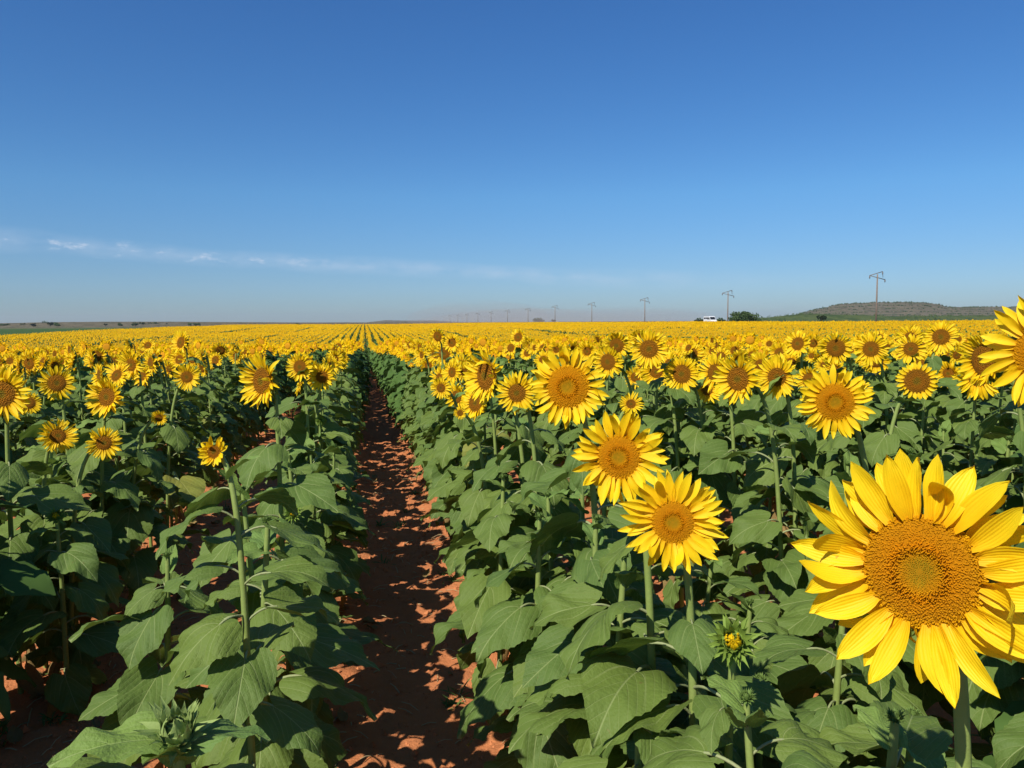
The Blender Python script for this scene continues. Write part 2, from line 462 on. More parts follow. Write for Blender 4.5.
def bract_ring(mb, g, rd, n, l, ang, z0=-.12, rbase=.95, mat=0, nl=6, wf=1.0, curl=0):
    for k in range(n):
        phi = 2*math.pi*(k+g.uniform(-.3,.3))/n
        V,Fc,UV = petal_arr(g, l*g.uniform(.8,1.15), 2*math.pi*rd/n*1.5*wf, nl, 3, R(g.gauss(curl,12)), .15, 0, True)
        m = Matrix.Rotation(phi,4,'Z') @ Matrix.Translation((0, rd*rbase, rd*z0)) @ Matrix.Rotation(R(g.gauss(ang,8)),4,'X')
        A=np.array(m); mb.add(V@A[:3,:3].T + A[:3,3], Fc, mat, UV)
def head_back(seed, rd, hi=True):
    mb=M(); g=random.Random(seed); nc=20; V=[];UV=[]
    prof=[(1.0,-.10),(1.03,-.22),(.92,-.40),(.66,-.54),(.34,-.62),(.16,-.70),(.11,-.85)]
    for r,z in prof:
        for k in range(nc):
            a=2*math.pi*k/nc; V.append((rd*r*math.cos(a), rd*r*math.sin(a), rd*z)); UV.append((r,z))
    mb.add(V, [q[::-1] for q in grid_faces(len(prof), nc, True)], 0, UV)
    bract_ring(mb, g, rd, 16, rd*.60, -16, -.18)
    bract_ring(mb, g, rd, 15, rd*.62, -32, -.28, .93)
    return mb
def bud_head(seed, rd, yellow=False, open_=0.):
    mb=M(); g=random.Random(seed); nc=16; V=[];UV=[]
    prof=[(.02,.20),(.30,.19),(.52,.12),(.70,.0),(.80,-.15),(.80,-.35),(.6,-.55),(.3,-.66),(.14,-.8)]
    for i,(r,z) in enumerate(prof):
        for k in range(nc):
            a=2*math.pi*k/nc; V.append((rd*r*math.cos(a), rd*r*math.sin(a), rd*z)); UV.append((r,z))
    mb.add(V, [q[::-1] for q in grid_faces(len(prof), nc, True)], 0, UV)
    bract_ring(mb, g, rd, 11, rd*.9, 112-open_, -.0, .35, 0, 7, 1.1, 10)
    bract_ring(mb, g, rd, 16, rd*1.25, 92-open_, -.10, .58, 0, 7, .95, 8)
    bract_ring(mb, g, rd, 17, rd*1.40, 72-open_, -.20, .72, 0, 7, .8, -4)
    bract_ring(mb, g, rd, 16, rd*1.45, 52-open_, -.30, .76, 0, 7, .75, -12)
    bract_ring(mb, g, rd, 12, rd*1.35, 24-open_, -.40, .74, 0, 7, .7, -10)
    if yellow:
        for k in range(44):
            V,Fc,UV = petal_arr(g, rd*g.uniform(.6,1.0), rd*.20, 5, 3, R(30), .4)
            m = Matrix.Rotation(g.random()*6.28,4,'Z') @ Matrix.Translation((0, rd*g.uniform(.15,.72), rd*.22)) @ Matrix.Rotation(R(g.uniform(70,110)),4,'X')
            A=np.array(m); mb.add(V@A[:3,:3].T + A[:3,3], Fc, 1, UV)
    return mb

# shared head variants, all of outer radius 1
HEADV=[]
for i in range(12):
    g=random.Random(i*7+1)
    rd = g.uniform(.38,.51); 
    ps = petal_set(i*13+5, rd, 1.0, 24+g.randrange(5), 20, g.uniform(10,36), True, .02, 1.1, 1.12)
    mb=M()
    for V,Fc,UV in ps: mb.add(V,Fc,0,UV)
    pm=mb.mesh('petals',[PETAL]); d=M(); disc_mb(d, rd, i); dm=d.mesh('disc',[DISC])
    HEADV.append((head_back(i,rd).mesh('flower_head',[BRACT]), dm, pm, rd))
BUDV=[bud_head(i,1.,i%2==1, [0,8,22,30][i]).mesh('flower_bud',[BUDG,PETAL]) for i in range(4)]+[bud_head(9,1.,False,0).mesh('flower_bud',[BRACT,PETAL]),bud_head(10,1.,False,-20).mesh('flower_bud',[PALE,PETAL])]

# ------------------------------------------------------------------ plants
PLANTS=[]
def look_quat(fv, spin=0):
    return fv.to_track_quat('Z','Y') @ Quaternion((0,0,1), spin)
def make_plant(base, head, fv, Rt, seed, stem_r=.0105, kind='flower', hero=None, leaves=None, nleaf=None, leafL=.235, zlo=.12, zhi=.93, name='sunflower', neck=False):
    g=random.Random(seed)
    root=bpy.data.objects.new(name,None); COL.objects.link(root); root.location=base
    root.empty_display_size=.1
    hd = Vector(head)-Vector(base); fv=fv.normalized(); Hh = hd.z
    back = (.85*.48*Rt) if kind=='flower' else .7*Rt
    p3 = hd - fv*back
    horiz = Vector((fv.x,fv.y,0))
    p2 = Vector((p3.x*.25, p3.y*.25, p3.z*.985-.01)) if kind=='flower' else p3 - Vector((0,0,.08))
    p1 = Vector((p3.x*.1+g.gauss(0,.015),p3.y*.1+g.gauss(0,.015),Hh*.6))
    if neck: p1=Vector((0,0,Hh*.75)); p2=Vector((0,0,p3.z*.98))
    path = bez(Vector((0,0,-.03)), p1, p2, p3, 16)
    mb=M(); rr=[stem_r*(1.25-.5*i/15) for i in range(16)]
    tube(mb, path, rr, 9); link('stem', mb.mesh('stem',[STEM]), root)
    def onstem(z):
        for a,b in zip(path,path[1:]):
            if b.z>=z: t=(z-a.z)/max(1e-5,b.z-a.z); return a+(b-a)*t
        return path[-1]
    zmax = max(p.z for p in path)
    if leaves is None:
        leaves=[]; n = nleaf or g.randrange(16,20); az=g.random()*6.28
        for k in range(n):
            t=k/(n-1); z = Hh*(zlo+(zhi-zlo)*t)+g.gauss(0,.012)
            az += R(137.5)+g.gauss(0,.25)
            sz = leafL*(.62+.55*math.sin(math.pi*min(1,.15+t*.80)))*g.uniform(.82,1.12)
            if t>.9: sz*=.8
            leaves.append((z,az,sz,None))
    for (z,az,sz,va) in leaves:
        p=onstem(min(z, zmax-.02)); t=z/Hh
        if va is None:
            if t<.22 and g.random()<.5: me=g.choice(LEAFD)
            elif t>.9 and kind!='flower': me=g.choice(LEAFY)
            elif t>.92: me=g.choice(LEAFY)
            else: me=g.choice(LEAFV)
        elif va<0: me=LEAFY[-va-1]
        else: me=LEAFV[va]
        # az: 0 = +Y, clockwise positive
        q = Quaternion((0,0,1), -az) @ Quaternion((1,0,0), g.gauss(0,.12)) @ Quaternion((0,1,0), g.gauss(0,.22))
        nm = 'leaf'
        link(nm, me, root, p, q, (sz*g.uniform(.92,1.08), sz, sz))
    q=look_quat(fv, g.random()*6.28)
    if kind=='flower':
        if hero:
            rd=hero['disc']
            h=link('flower_head', head_back(seed,rd).mesh('flower_head',[BRACT]), root, hd, q, Rt)
            d=M()
            if hero.get('fine'): disc_fine(d, rd, seed, hero.get('n',1500)); dme=d.mesh('disc',[DISCH])
            else: disc_mb(d, rd, seed, 0, 12, 36); 
            if not hero.get('fine'): dme=d.mesh('disc',[DISC])
            link('disc', dme, h)
            ps=petal_set(seed*3+1, rd, 1.0, hero.get('n1',27), hero.get('n2',23), hero.get('cup',18), True, hero.get('gaps',0), hero.get('messy',1.0), hero.get('wf',1.0))
            if hero.get('split'):
                for V,Fc,UV in ps:
                    c=M(); c.add(V,Fc,0,UV); link('petal', c.mesh('petal',[PETAL]), h)
            else:
                c=M()
                for V,Fc,UV in ps: c.add(V,Fc,0,UV)
                link('petals', c.mesh('petals',[PETAL]), h)
        else:
            hb,dm,pm,_=g.choice(HEADV)
            h=link('flower_head', hb, root, hd, q, Rt); link('disc', dm, h); link('petals', pm, h)
    else:
        link('flower_bud', BUDV[{'bud':0,'budy':1,'opening':3,'green':4,'pale':5}.get(kind,0)], root, hd, q, Rt)
    PLANTS.append((root, Vector(head), Rt, kind))
    return root
SUNAZ = 226.0
def facing(px_depth_point, left_deg, up_deg):
    """direction from a head back to the camera, turned to the viewer's left by left_deg"""
    d = CAM - px_depth_point; az = math.atan2(d.x, d.y) + R(left_deg)
    # camera at the origin; viewer's left = clockwise seen from the head
    e = R(up_deg)
    return Vector((math.sin(az)*math.cos(e), math.cos(az)*math.cos(e), math.sin(e)))
def row_of(x): return round((x-ROW0)/ROWS)
used=[]       # (x,y) of bases
heads_px=[]   # (px,py,radius_px,depth)
def hero(px,py,dpx,D,left,up,disc,label,base=None,kind='flower',seed=None,group=None,**kw):
    depth=F*D/dpx
    hp=at(px,py,depth)
    fv=facing(hp,left,up)
    if base is None:
        rx = ROW0+ROWS*row_of(hp.x)
        bx = hp.x - fv.x*.10 + max(-.22,min(.22,(rx-hp.x)*.5)); by = hp.y - fv.y*.10
    else: bx,by=base
    b=Vector((bx,by,ground_z(bx,by)))
    used.append((bx,by)); heads_px.append((px,py,dpx/2,depth))
    hkw={k:kw.pop(k) for k in ('fine','n','n1','n2','cup','gaps','messy','wf','split') if k in kw}
    hkw['disc']=disc
    o=make_plant(b,hp,fv,D/2,seed or int(px*7+py),kind=kind,hero=hkw if kind=='flower' else None,**kw)
    tag(o,label,'sunflower' if kind=='flower' else 'sunflower bud',group or 'sunflowers growing in the field')
    return o
SF='sunflowers growing in the field'
#HEROES
hero(921,571,246,.31,12,3,.465,'huge sunflower filling the lower right corner, greenish centre in an orange brown disc',fine=True,n=3200,n1=26,n2=22,cup=12,split=True,messy=1.35,wf=1.4,stem_r=.011,seed=5,leafL=.26,zhi=.86,
     leaves=[(1.10,R(275),.23,3),(1.14,R(80),.26,1),(1.06,R(195),.25,5),(1.02,R(320),.25,2),(1.0,R(130),.26,7),(.98,R(60),.25,5),(.92,R(235),.27,7),(.8,R(150),.25,1),(.75,R(20),.25,4),(.65,R(280),.25,5),(.5,R(100),.22,0),(.35,R(220),.2,3)])
hero(673,522,108,.25,0,5,.41,'lower bloom of the overlapping pair right of the path, full face with narrow pointed petals',fine=True,wf=1.25,n=1400,cup=14,split=True,seed=8,leafL=.24,zhi=.80)
hero(619,457,100,.255,10,4,.45,'sunflower with a bent petal on its right, upper left of the overlapping pair',fine=True,wf=1.25,n=1400,cup=20,split=True,gaps=.05,messy=1.2,seed=12,leafL=.24,zhi=.82)
hero(568,387,84,.275,10,6,.52,'large sunflower with a wide brown disc just above the overlapping pair',fine=True,n=1200,cup=12,split=True,wf=1.0,seed=14,leafL=.235)
hero(835,402,76,.25,-4,2,.50,'round sunflower with a brown disc, straight above the huge corner bloom',fine=True,n=1500,cup=10,split=True,messy=.8,wf=1.1,seed=21,zhi=.80)
hero(1042,352,120,.30,18,4,.44,'tall sunflower cut by the right edge of the photo, petals reaching above the horizon',fine=True,wf=1.15,n=1200,cup=16,split=True,seed=31)
hero(917,381,40,.20,0,4,.62,'sunflower with a big brown disc and a short even petal fringe',n2=20,n1=22,cup=8,messy=.5,seed=41)
hero(777,377,46,.22,8,2,.42,'medium sunflower left of the round brown disc bloom, green spot in its centre',cup=12,seed=43)
hero(738,379,56,.26,30,0,.46,'sunflower turned left with drooping lower petals, left of the one with green centre spot',cup=30,seed=44)
hero(649,349,42,.25,8,6,.46,'tall sunflower rising over the others, tips of its petals near the horizon line',cup=12,seed=45)
hero(682,374,40,.24,22,0,.50,'sunflower with a narrow brown disc under the tall bloom near the horizon',cup=18,messy=.7,seed=46)
hero(608,362,38,.24,28,0,.46,'half turned sunflower between the wide brown disc bloom and the tall one',cup=18,seed=47)
hero(517,393,46,.205,14,2,.42,'frontal sunflower left of the wide brown disc bloom',cup=14,seed=48)
hero(486,376,62,.30,54,2,.50,'sunflower turned left showing long left petals and a narrow disc, beside the path crowd',cup=38,n1=24,n2=20,wf=.8,seed=49)
hero(631,404,27,.12,0,25,.38,'small late sunflower right above the overlapping pair',cup=22,seed=50,wf=.8)
hero(460,413,14,.075,0,5,.46,'tiny lone sunflower low among leaves right of the path',cup=10,seed=51)
hero(441,388,24,.16,15,0,.40,'sunflower with uneven petals at the front of the crowd right of the path',seed=52,cup=18)
hero(262,381,62,.28,52,4,.46,'large sunflower turned left with its dark stem behind, tallest left of the path',cup=38,n1=24,n2=20,wf=.85,seed=53,leafL=.24)
hero(57,383,37,.22,10,0,.48,'round sunflower on a clear pale stem in the upper left of the field',cup=12,seed=54)
hero(107,397,46,.26,40,10,.44,'sunflower leaning left with an elliptical disc, beside the round one on pale stem',cup=34,seed=55)
hero(58,436,39,.20,-14,22,.40,'left bloom of the low pair among leaves, the slightly wider one',cup=20,seed=56,zhi=.8)
hero(104,443,36,.18,2,6,.42,'right bloom of the low pair among leaves, full round sunflower',cup=12,seed=57,zhi=.8)
hero(2,394,60,.28,25,2,.46,'sunflower cut by the left edge of the photo',cup=20,seed=58)
hero(29,403,24,.15,10,0,.52,'small sunflower beside the one cut by the left edge',seed=59,cup=12)
hero(159,418,17,.10,5,0,.44,'small low sunflower half way between the low pair and the half open one',seed=60)
hero(836,348,34,.22,10,-8,.56,'nodding sunflower with a dark disc above the round brown disc bloom',seed=61,cup=14)
hero(871,349,36,.23,14,0,.46,'sunflower second in the line of three brown discs below the hill',seed=62,cup=14)
hero(911,349,32,.21,8,0,.46,'sunflower third in the line of three brown discs below the hill',seed=63,cup=12)
hero(941,337,35,.23,4,4,.48,'sunflower standing highest below the hill, disc level with the field edge',seed=64,cup=12)
hero(984,360,60,.28,48,0,.56,'sunflower in profile behind the tall one at the right edge',seed=65,cup=34)
hero(187,377,30,.20,20,0,.42,'sunflower among the front crowd left of the one with dark stem',seed=66)
hero(300,367,32,.21,30,0,.46,'sunflower right behind the large left turned one with dark stem',seed=67,cup=20)
hero(322,377,30,.20,10,0,.42,'sunflower at the right end of the front crowd left of the path',seed=68,cup=14)
hero(716,373,42,.24,30,0,.46,'sunflower half hidden behind the left turned one with drooping petals',seed=69,cup=18)
# opening flowers and buds
def budplant(px,py,dpx,Rt,left,up,kind,label,seed,**kw):
    depth=F*(2*Rt)/dpx; hp=at(px,py,depth); fv=facing(hp,left,up)
    base=kw.pop('base',None)
    bx,by = base if base else (hp.x-fv.x*.05, hp.y-fv.y*.05)
    b=Vector((bx,by,ground_z(bx,by))); used.append((bx,by)); heads_px.append((px,py,dpx/2,depth))
    o=make_plant(b,hp,fv,Rt*.62,seed,kind=kind,**kw)
    tag(o,label,'sunflower bud',SF); return o
budplant(733,641,46,.048,0,25,'budy','green sunflower bud with yellow tips below the overlapping pair, left of the corner bloom',71,leafL=.17,stem_r=.009,zhi=.86)
_p=at(252,560,2.0)
hero(214,452,36,.095,28,15,.40,'half open orange sunflower on the tallest plant left of the path, large leaves below',seed=72,cup=48,n1=13,n2=10,wf=1.2,messy=1.6,stem_r=.0085,neck=True,
     base=(at(248,640,2.02).x, at(248,640,2.02).y),
     leaves=[(1.42,R(100),.09,-1),(1.39,R(300),.13,1),(1.34,R(50),.14,4),(1.31,R(250),.17,6),(1.27,R(95),.17,7),(1.22,R(330),.16,4),(1.17,R(270),.17,0),(1.14,R(110),.18,4),(1.06,R(225),.18,5),(1.04,R(80),.18,2),(.96,R(176),.195,3),(.90,R(20),.18,4),(.86,R(250),.19,8),(.82,R(120),.19,1),(.74,R(290),.19,0),(.66,R(170),.18,5),(.56,R(60),.17,3),(.44,R(240),.16,6)])
budplant(176,730,66,.055,10,58,'pale','pale green spiky bud on a short young plant at the bottom left',73,leafL=.17,stem_r=.012,
     leaves=[(1.10,R(255),.17,-2),(1.12,R(80),.13,-4),(1.06,R(190),.12,-1),(1.0,R(240),.20,4),(.97,R(60),.19,7),(.9,R(300),.19,0),(.85,R(130),.20,2),(.7,R(200),.2,5),(.6,R(20),.2,1)])
budplant(56,516,17,.04,10,30,'budy','small yellowish bud among dark leaves at the left edge',74)
budplant(293,513,18,.038,0,30,'budy','small round green bud just right of the tallest left plant',75)
budplant(320,421,9,.03,0,20,'bud','tiny bud low beside the shaded side of the left row',76)
# leafy neighbours placed for the large leaves the photograph shows
FILL=[(1.38,2.62,.82,'low leafy plant in the gap between the two nearest rows right of the path'),(1.48,3.15,.86,'leafy plant in shade right of the overlapping pair'),(1.08,2.35,.84,'low leafy plant just behind the overlapping pair'),
      (.97,1.80,.88,'low leafy plant between the lower overlapping bloom and the green bud'),(1.28,1.62,.90,'leafy plant behind the green bud with yellow tips'),(1.45,2.15,1.02,'leafy plant left of the petals of the huge corner bloom'),(1.12,1.38,.80,'low leafy plant right of the green bud with yellow tips'),(1.22,1.12,.86,'low leafy plant at the bottom edge under the huge corner bloom'),(.60,2.75,1.12,'leafy plant hanging over the right side of the path'),(.58,3.4,1.14,'broad leaved plant at the path edge left of the overlapping pair'),(-.78,3.1,.95,'low leafy plant in the gap left of the tallest left plant'),
      (-.66,1.62,.86,'leafy young plant at the left edge, its leaves in shade'),
      (-1.02,2.15,.74,'leafy young plant behind the left edge, dark broad leaves'),
      (-.34,2.55,1.18,'leafy plant just behind the tallest left plant, leaves over the path'),
      (.98,1.30,1.04,'leafy plant hidden under the huge corner bloom, only leaves seen'),
      (.72,2.15,1.12,'leafy plant at the path edge under the overlapping pair, large pale veined leaves'),
      (.62,1.75,.92,'low leafy plant at the bottom centre right, leaf hanging over the path')]
for i,(x,y,h,lb) in enumerate(FILL):
    b=Vector((x,y,ground_z(x,y))); hp=b+Vector((.02,-.02,h)); used.append((x,y))
    o=make_plant(b,hp,Vector((-.2,-.2,1)),.012,300+i,kind='green',leafL=.225,nleaf=20,stem_r=.011)
    tag(o,lb,'sunflower plant',SF)

# ------------------------------------------------------------------ all other plant positions
NTHING=300
cand=[]; stuff_near=[]
g=random.Random(77)
for row in range(-60,75):
    X=ROW0+ROWS*row
    y=-3.0+g.random()*.3
    while y<75:
        y+=(.42 if row==0 and y<12 else .30 if row==-1 and y<9 else .235)*g.uniform(.8,1.25)+ (.2 if g.random()<.03 else 0)
        x=X+g.gauss(0,.045 if y<16 else .10)+((.06 if y<3.2 else .15) if row==0 else -.10 if row==1 else 0)
        r=math.hypot(x,y)
        if r<.62 or r>75: continue
        az=math.degrees(math.atan2(x,y))
        if r<1.5 and 20<az<75 : continue
        if r<1.45 and -60<az<-5: continue
        if row==0 and 0<y<2.6: continue
        if row==1 and -.2<y<.75: continue
        if not(-75<az<110) and r>6: continue
        if (az<-32 or az>52) and r>16: continue
        if any((x-a)**2+(y-b)**2<.17**2 for a,b in used): continue
        cand.append((x,y,r,az,row))
vis=[]; other=[]
for c in cand:
    x,y,r,az,row=c
    p=project((x,y,1.3))
    if p and -15<p[0]<1040 and r>1.0: vis.append((p[2],c))
    else: other.append(c)
vis.sort(key=lambda t:t[0])
nthing=NTHING-len(PLANTS)
thing_c=[c for _,c in vis[:nthing]]; stuff_near=[c for _,c in vis[nthing:]]+other
ORD=['first','second','third','fourth','fifth','sixth','seventh','eighth','ninth','tenth','eleventh','twelfth','thirteenth','fourteenth','fifteenth','sixteenth','seventeenth','eighteenth','nineteenth','twentieth','twenty-first','twenty-second','twenty-third','twenty-fourth','twenty-fifth','twenty-sixth','twenty-seventh','twenty-eighth','twenty-ninth','thirtieth']
ORD+=['thirty-'+w for w in ORD[:9]]+['fortieth']+['forty-'+w for w in ORD[:9]]+['fiftieth']
def rowname(row):
    if row==0: return 'the row along the left side of the path'
    if row==1: return 'the row along the right side of the path'
    if row<0: return 'the %s row left of the path'%ORD[-row]
    return 'the %s row right of the path'%ORD[row-1]
cnt={}
for (x,y,r,az,row) in sorted(thing_c,key=lambda c:(c[4],c[1])):
    g=random.Random(int(x*1000)*31+int(y*1000))
    bz=ground_z(x,y)
    depth=project((x,y,1.2))[2]
    pb = 0.0 if depth<(5 if row==0 else 4.3) else (0.6 if depth<5.2 else .95)
    flower = g.random()<pb
    hgt = g.gauss(1.45,.075) if flower else g.gauss(1.19,.06)
    if depth<3.0: hgt=min(hgt,1.02+.08*g.random() + (depth-1.2)*.09)
    if flower and depth<5: hgt=min(hgt,1.50)
    hd=Vector((x+g.gauss(0,.03),y+g.gauss(0,.03),bz+hgt))
    Rt=g.uniform(.088,.140) if flower else .011
    # a bloom or bud may not stand in front of a bloom the photo shows
    pr=project(hd)
    if pr:
        for (hx,hy,hr,hz) in heads_px:
            if pr[2]<hz+.05:
                rr=(F*Rt/pr[2]) if flower else 14
                if abs(pr[0]-hx)<hr+rr*.8 and pr[1]-rr<hy+hr*.9:
                    flower=False; Rt=.011
                    zmax=(at(pr[0],hy+hr*1.0+14,pr[2])).z-.04
                    hd.z=min(hd.z,max(.7,zmax))
    a=R(g.gauss(215,25)); e=R(g.gauss(0,14))
    fv=Vector((math.sin(a)*math.cos(e),math.cos(a)*math.cos(e),math.sin(e))) if flower else Vector((g.gauss(-.2,.2),g.gauss(-.2,.2),1))
    if flower and g.random()<.05: fv.rotate(Quaternion((0,0,1),g.choice((-1,1))*R(g.uniform(70,130))))
    b=Vector((x,y,bz))
    if flower: hd=hd+Vector((fv.x,fv.y,0))*.10
    o=make_plant(b,hd,fv,Rt,int(x*1000)+int(y*999),stem_r=g.uniform(.008,.0115),kind='flower' if flower else 'green',leafL=g.uniform(.195,.245),nleaf=g.randrange(18,22),zhi=.90 if flower else .97)
    k=cnt.get(row,0); cnt[row]=k+1
    face='in bloom' if flower else 'in green bud'
    tag(o,'%s sunflower, %s, along %s'%(ORD[k],face,rowname(row)),'sunflower',SF)

# ------------------------------------------------------------------ the rest of the field
def lod_plant(seed, level, flower=True):
    g=random.Random(seed); mb=M()
    # mats: 0 petal,1 disc,2 leaf,3 stem
    h=g.uniform(1.34,1.52) if flower else 1.15
    sides=5 if level==1 else 3
    fv=Vector((0,1,.05)).rotated if False else Vector((0,math.cos(.05),math.sin(g.gauss(.03,.12)))).normalized()
    hd=Vector((0,.1,h))
    tube(mb,bez(Vector((0,0,0)),Vector((0,0,h*.5)),hd-fv*.12-Vector((0,0,.06)),hd-fv*.04,7 if level==1 else 4),[.013]*3+[.010]*4,sides,3)
    Rt=g.uniform(.10,.14); q=look_quat(fv,g.random()*6)
    mx=Matrix.Translation(hd)@q.to_matrix().to_4x4()
    if flower:
        hm=M(); rd=Rt*g.uniform(.40,.52)
        if level==1:
            for V,Fc,UV in petal_set(seed,rd,Rt,20,15,g.uniform(10,32),False,0,1.,1.15): hm.add(V,Fc,0,UV)
            disc_mb(hm,rd,seed,1,3,12)
            bract_ring(hm,g,rd,10,rd*.8,-6,-.2,.6,2,3,1.6)
        else:
            n=13; V=[];Fc=[]
            for k in range(n):
                a=2*math.pi*k/n; w=math.pi/n*.80; l=Rt*g.uniform(.9,1.08); zc=Rt*g.uniform(.05,.3)
                k0=len(V)
                V+=[(rd*.8*math.cos(a),rd*.8*math.sin(a),0),((rd+l)*.5*math.cos(a-w),(rd+l)*.5*math.sin(a-w),zc*.6),(l*math.cos(a),l*math.sin(a),zc),((rd+l)*.5*math.cos(a+w),(rd+l)*.5*math.sin(a+w),zc*.6)]
                Fc.append((k0,k0+1,k0+2,k0+3))
            hm.add(V,Fc,0)
            V=[(0,0,rd*.2)]+[(rd*math.cos(2*math.pi*k/8),rd*math.sin(2*math.pi*k/8),0.002) for k in range(8)]
            hm.add(V,[(0,1+k,1+(k+1)%8) for k in range(8)],1)
            V=[(0,0,-rd*.6)]+[(rd*1.15*math.cos(2*math.pi*k/6),rd*1.15*math.sin(2*math.pi*k/6),-.004) for k in range(6)]
            hm.add(V,[(0,1+(k+1)%6,1+k) for k in range(6)],2)
        mb.join(hm,mx)
    n=16 if level==1 else 10; az=g.random()*6
    for k in range(n):
        az+=2.4; t=k/(n-1); lm=M()
        sz=.24*(.65+.5*math.sin(math.pi*min(1,.15+t*.8)))*(1 if level==1 else 1.35)
        pu,b0,b1,fo,pe,wi,tw=g.choice(_spec)
        if level==1: leaf_part(lm,seed+k,sz,7,5,pu,b0,b1,fo,pe,wi,2,3,3,tw)
        else: leaf_part(lm,seed+k,sz,4,3,pu,b0,b1,fo,pe,wi,2,3,0,tw)
        z=h*(.15+.75*t) if level==1 else h*(.3+.6*t)
        mb.join(lm,Matrix.Translation((0,0,z))@Matrix.Rotation(az,4,'Z')@Matrix.Rotation(g.gauss(0,.15),4,'Y'))
    return mb
def lod_chunk(seed):
    """two metres of row seen from far off"""
    g=random.Random(seed); mb=M()
    for k in range(8):
        y=-1+.25*(k+.5)+g.gauss(0,.04); x=g.gauss(0,.17)
        h=g.gauss(1.44,.10); rot=g.gauss(0,.5)
        if g.random()<.10: h-=.3
        hm=M(); Rt=g.uniform(.11,.14); n=7; rd=Rt*.42; V=[];Fc=[]
        for q in range(n):
            a=2*math.pi*q/n; w=math.pi/n*.9; k0=len(V)
            V+=[(rd*.8*math.cos(a),rd*.8*math.sin(a),0),(Rt*.7*math.cos(a-w),Rt*.7*math.sin(a-w),.01),(Rt*math.cos(a),Rt*math.sin(a),.02),(Rt*.7*math.cos(a+w),Rt*.7*math.sin(a+w),.01)]
            Fc.append((k0,k0+1,k0+2,k0+3))
        hm.add(V,Fc,0)
        hm.add([(0,0,rd*.3)]+[(rd*math.cos(q*1.257),rd*math.sin(q*1.257),.002) for q in range(5)],[(0,1+q,1+(q+1)%5) for q in range(5)],1)
        fv=Vector((math.sin(SUNF+rot),math.cos(SUNF+rot),g.gauss(.05,.12))).normalized()
        mb.join(hm,Matrix.Translation((x+fv.x*.1,y+fv.y*.1,h))@look_quat(fv).to_matrix().to_4x4())
        for q in range(7):
            a=g.random()*6.28; r=g.uniform(.05,.5); z=g.uniform(.3,1.15); s=.16
            c=Vector((x+r*math.cos(a),y+r*math.sin(a),z)); d=Vector((math.cos(a),math.sin(a),-.6))*s; e=Vector((-math.sin(a),math.cos(a),0))*s*.8
            mb.add([c-d,c+e,c+d,c-e],[(0,1,2,3)],2)
    return mb
SUNF=R(217)
def src_collection(name, meshes):
    c=bpy.data.collections.new(name)
    for i,me in enumerate(meshes):
        o=bpy.data.objects.new('%s_%02d'%(name,i),me); c.objects.link(o)
    return c
mats=[FPET,FDISC,FLEAF,STEM]
L1=[lod_plant(i+1,1).mesh('field_plant',mats) for i in range(8)]+[lod_plant(99,1,False).mesh('field_plant',mats),lod_plant(98,1,False).mesh('field_plant',mats)]
L2=[lod_plant(i+201,2).mesh('mid_plant',mats) for i in range(6)]
L3=[lod_chunk(i+301).mesh('row_piece',mats) for i in range(10)]
SRC=src_collection('crop_source', L1+L2+L3)
N1,N2,N3=len(L1),len(L2),len(L3)
P=[];PK=[];PR=[];PS=[]
g=random.Random(5)
for (x,y,r,az,row) in stuff_near:
    if not in_field(x,y): continue
    if r<38:
        nearfront = r<4.0
        pk=g.randrange(8) if (g.random()<.93 and not nearfront) else 8+g.randrange(2)
    else: pk=N1+g.randrange(N2)
    P.append((x,y,ground_z(x,y))); PK.append(pk); s=g.uniform(.92,1.07); PS.append((s,s,s))
    a=SUNF+g.gauss(0,.36); PR.append((0,0,-a))
def vis_band(x,y,m): 
    a=math.degrees(math.atan2(x,y)); return -24-m<a<45.5+m
TRAM={-13,-26,-27,-41,-58,-59,-77,-100,14,27,28,42,60,61}
# 75..150 m single plants
for row in range(-90,130):
    X=ROW0+ROWS*row
    if row in TRAM: continue
    y0 = 20
    y=y0+g.random()*.3
    while y<150:
        y+=.25*g.uniform(.85,1.2)
        r=math.hypot(X,y)
        if r<75 or r>130 or not vis_band(X,y,3) or not in_field(X,y): continue
        x=X+g.gauss(0,.13)
        P.append((x,y,float(T(x,y)))); PK.append(N1+g.randrange(N2)); s=g.uniform(.92,1.08); PS.append((s,s,s)); PR.append((0,0,-(SUNF+g.gauss(0,.36))))
for row in range(-260,420):
    X=ROW0+ROWS*row
    if row in TRAM: continue
    y=20
    while y<480:
        y+=2.0
        r=math.hypot(X,y)
        if r<130 or not vis_band(X,y,2) or not in_field(X,y): continue
        P.append((X,y,float(T(X,y)))); PK.append(N1+N2+g.randrange(N3)); _q=clump(X*.6,y,.03); PS.append((1,1,g.gauss(1.0,.03)+(-.10 if _q<-.30 else 0))); PR.append((0,0,0))
print('field instances',len(P),'plants',len(PLANTS))
me=bpy.data.meshes.new('sunflower_field'); me.from_pydata(P,[],[])
for nm,typ,dat in (('pick','INT',PK),('rot','FLOAT_VECTOR',PR),('scl','FLOAT_VECTOR',PS)):
    at_=me.attributes.new(nm,typ,'POINT')
    if typ=='INT': at_.data.foreach_set('value',np.array(dat,dtype=np.int32))
    else: at_.data.foreach_set('vector',np.array(dat,dtype=np.float32).ravel())
field=bpy.data.objects.new('sunflower_field',me); COL.objects.link(field)
tag(field,'dense mass of yellow sunflowers in rows running to the horizon','sunflower field',None,'stuff')
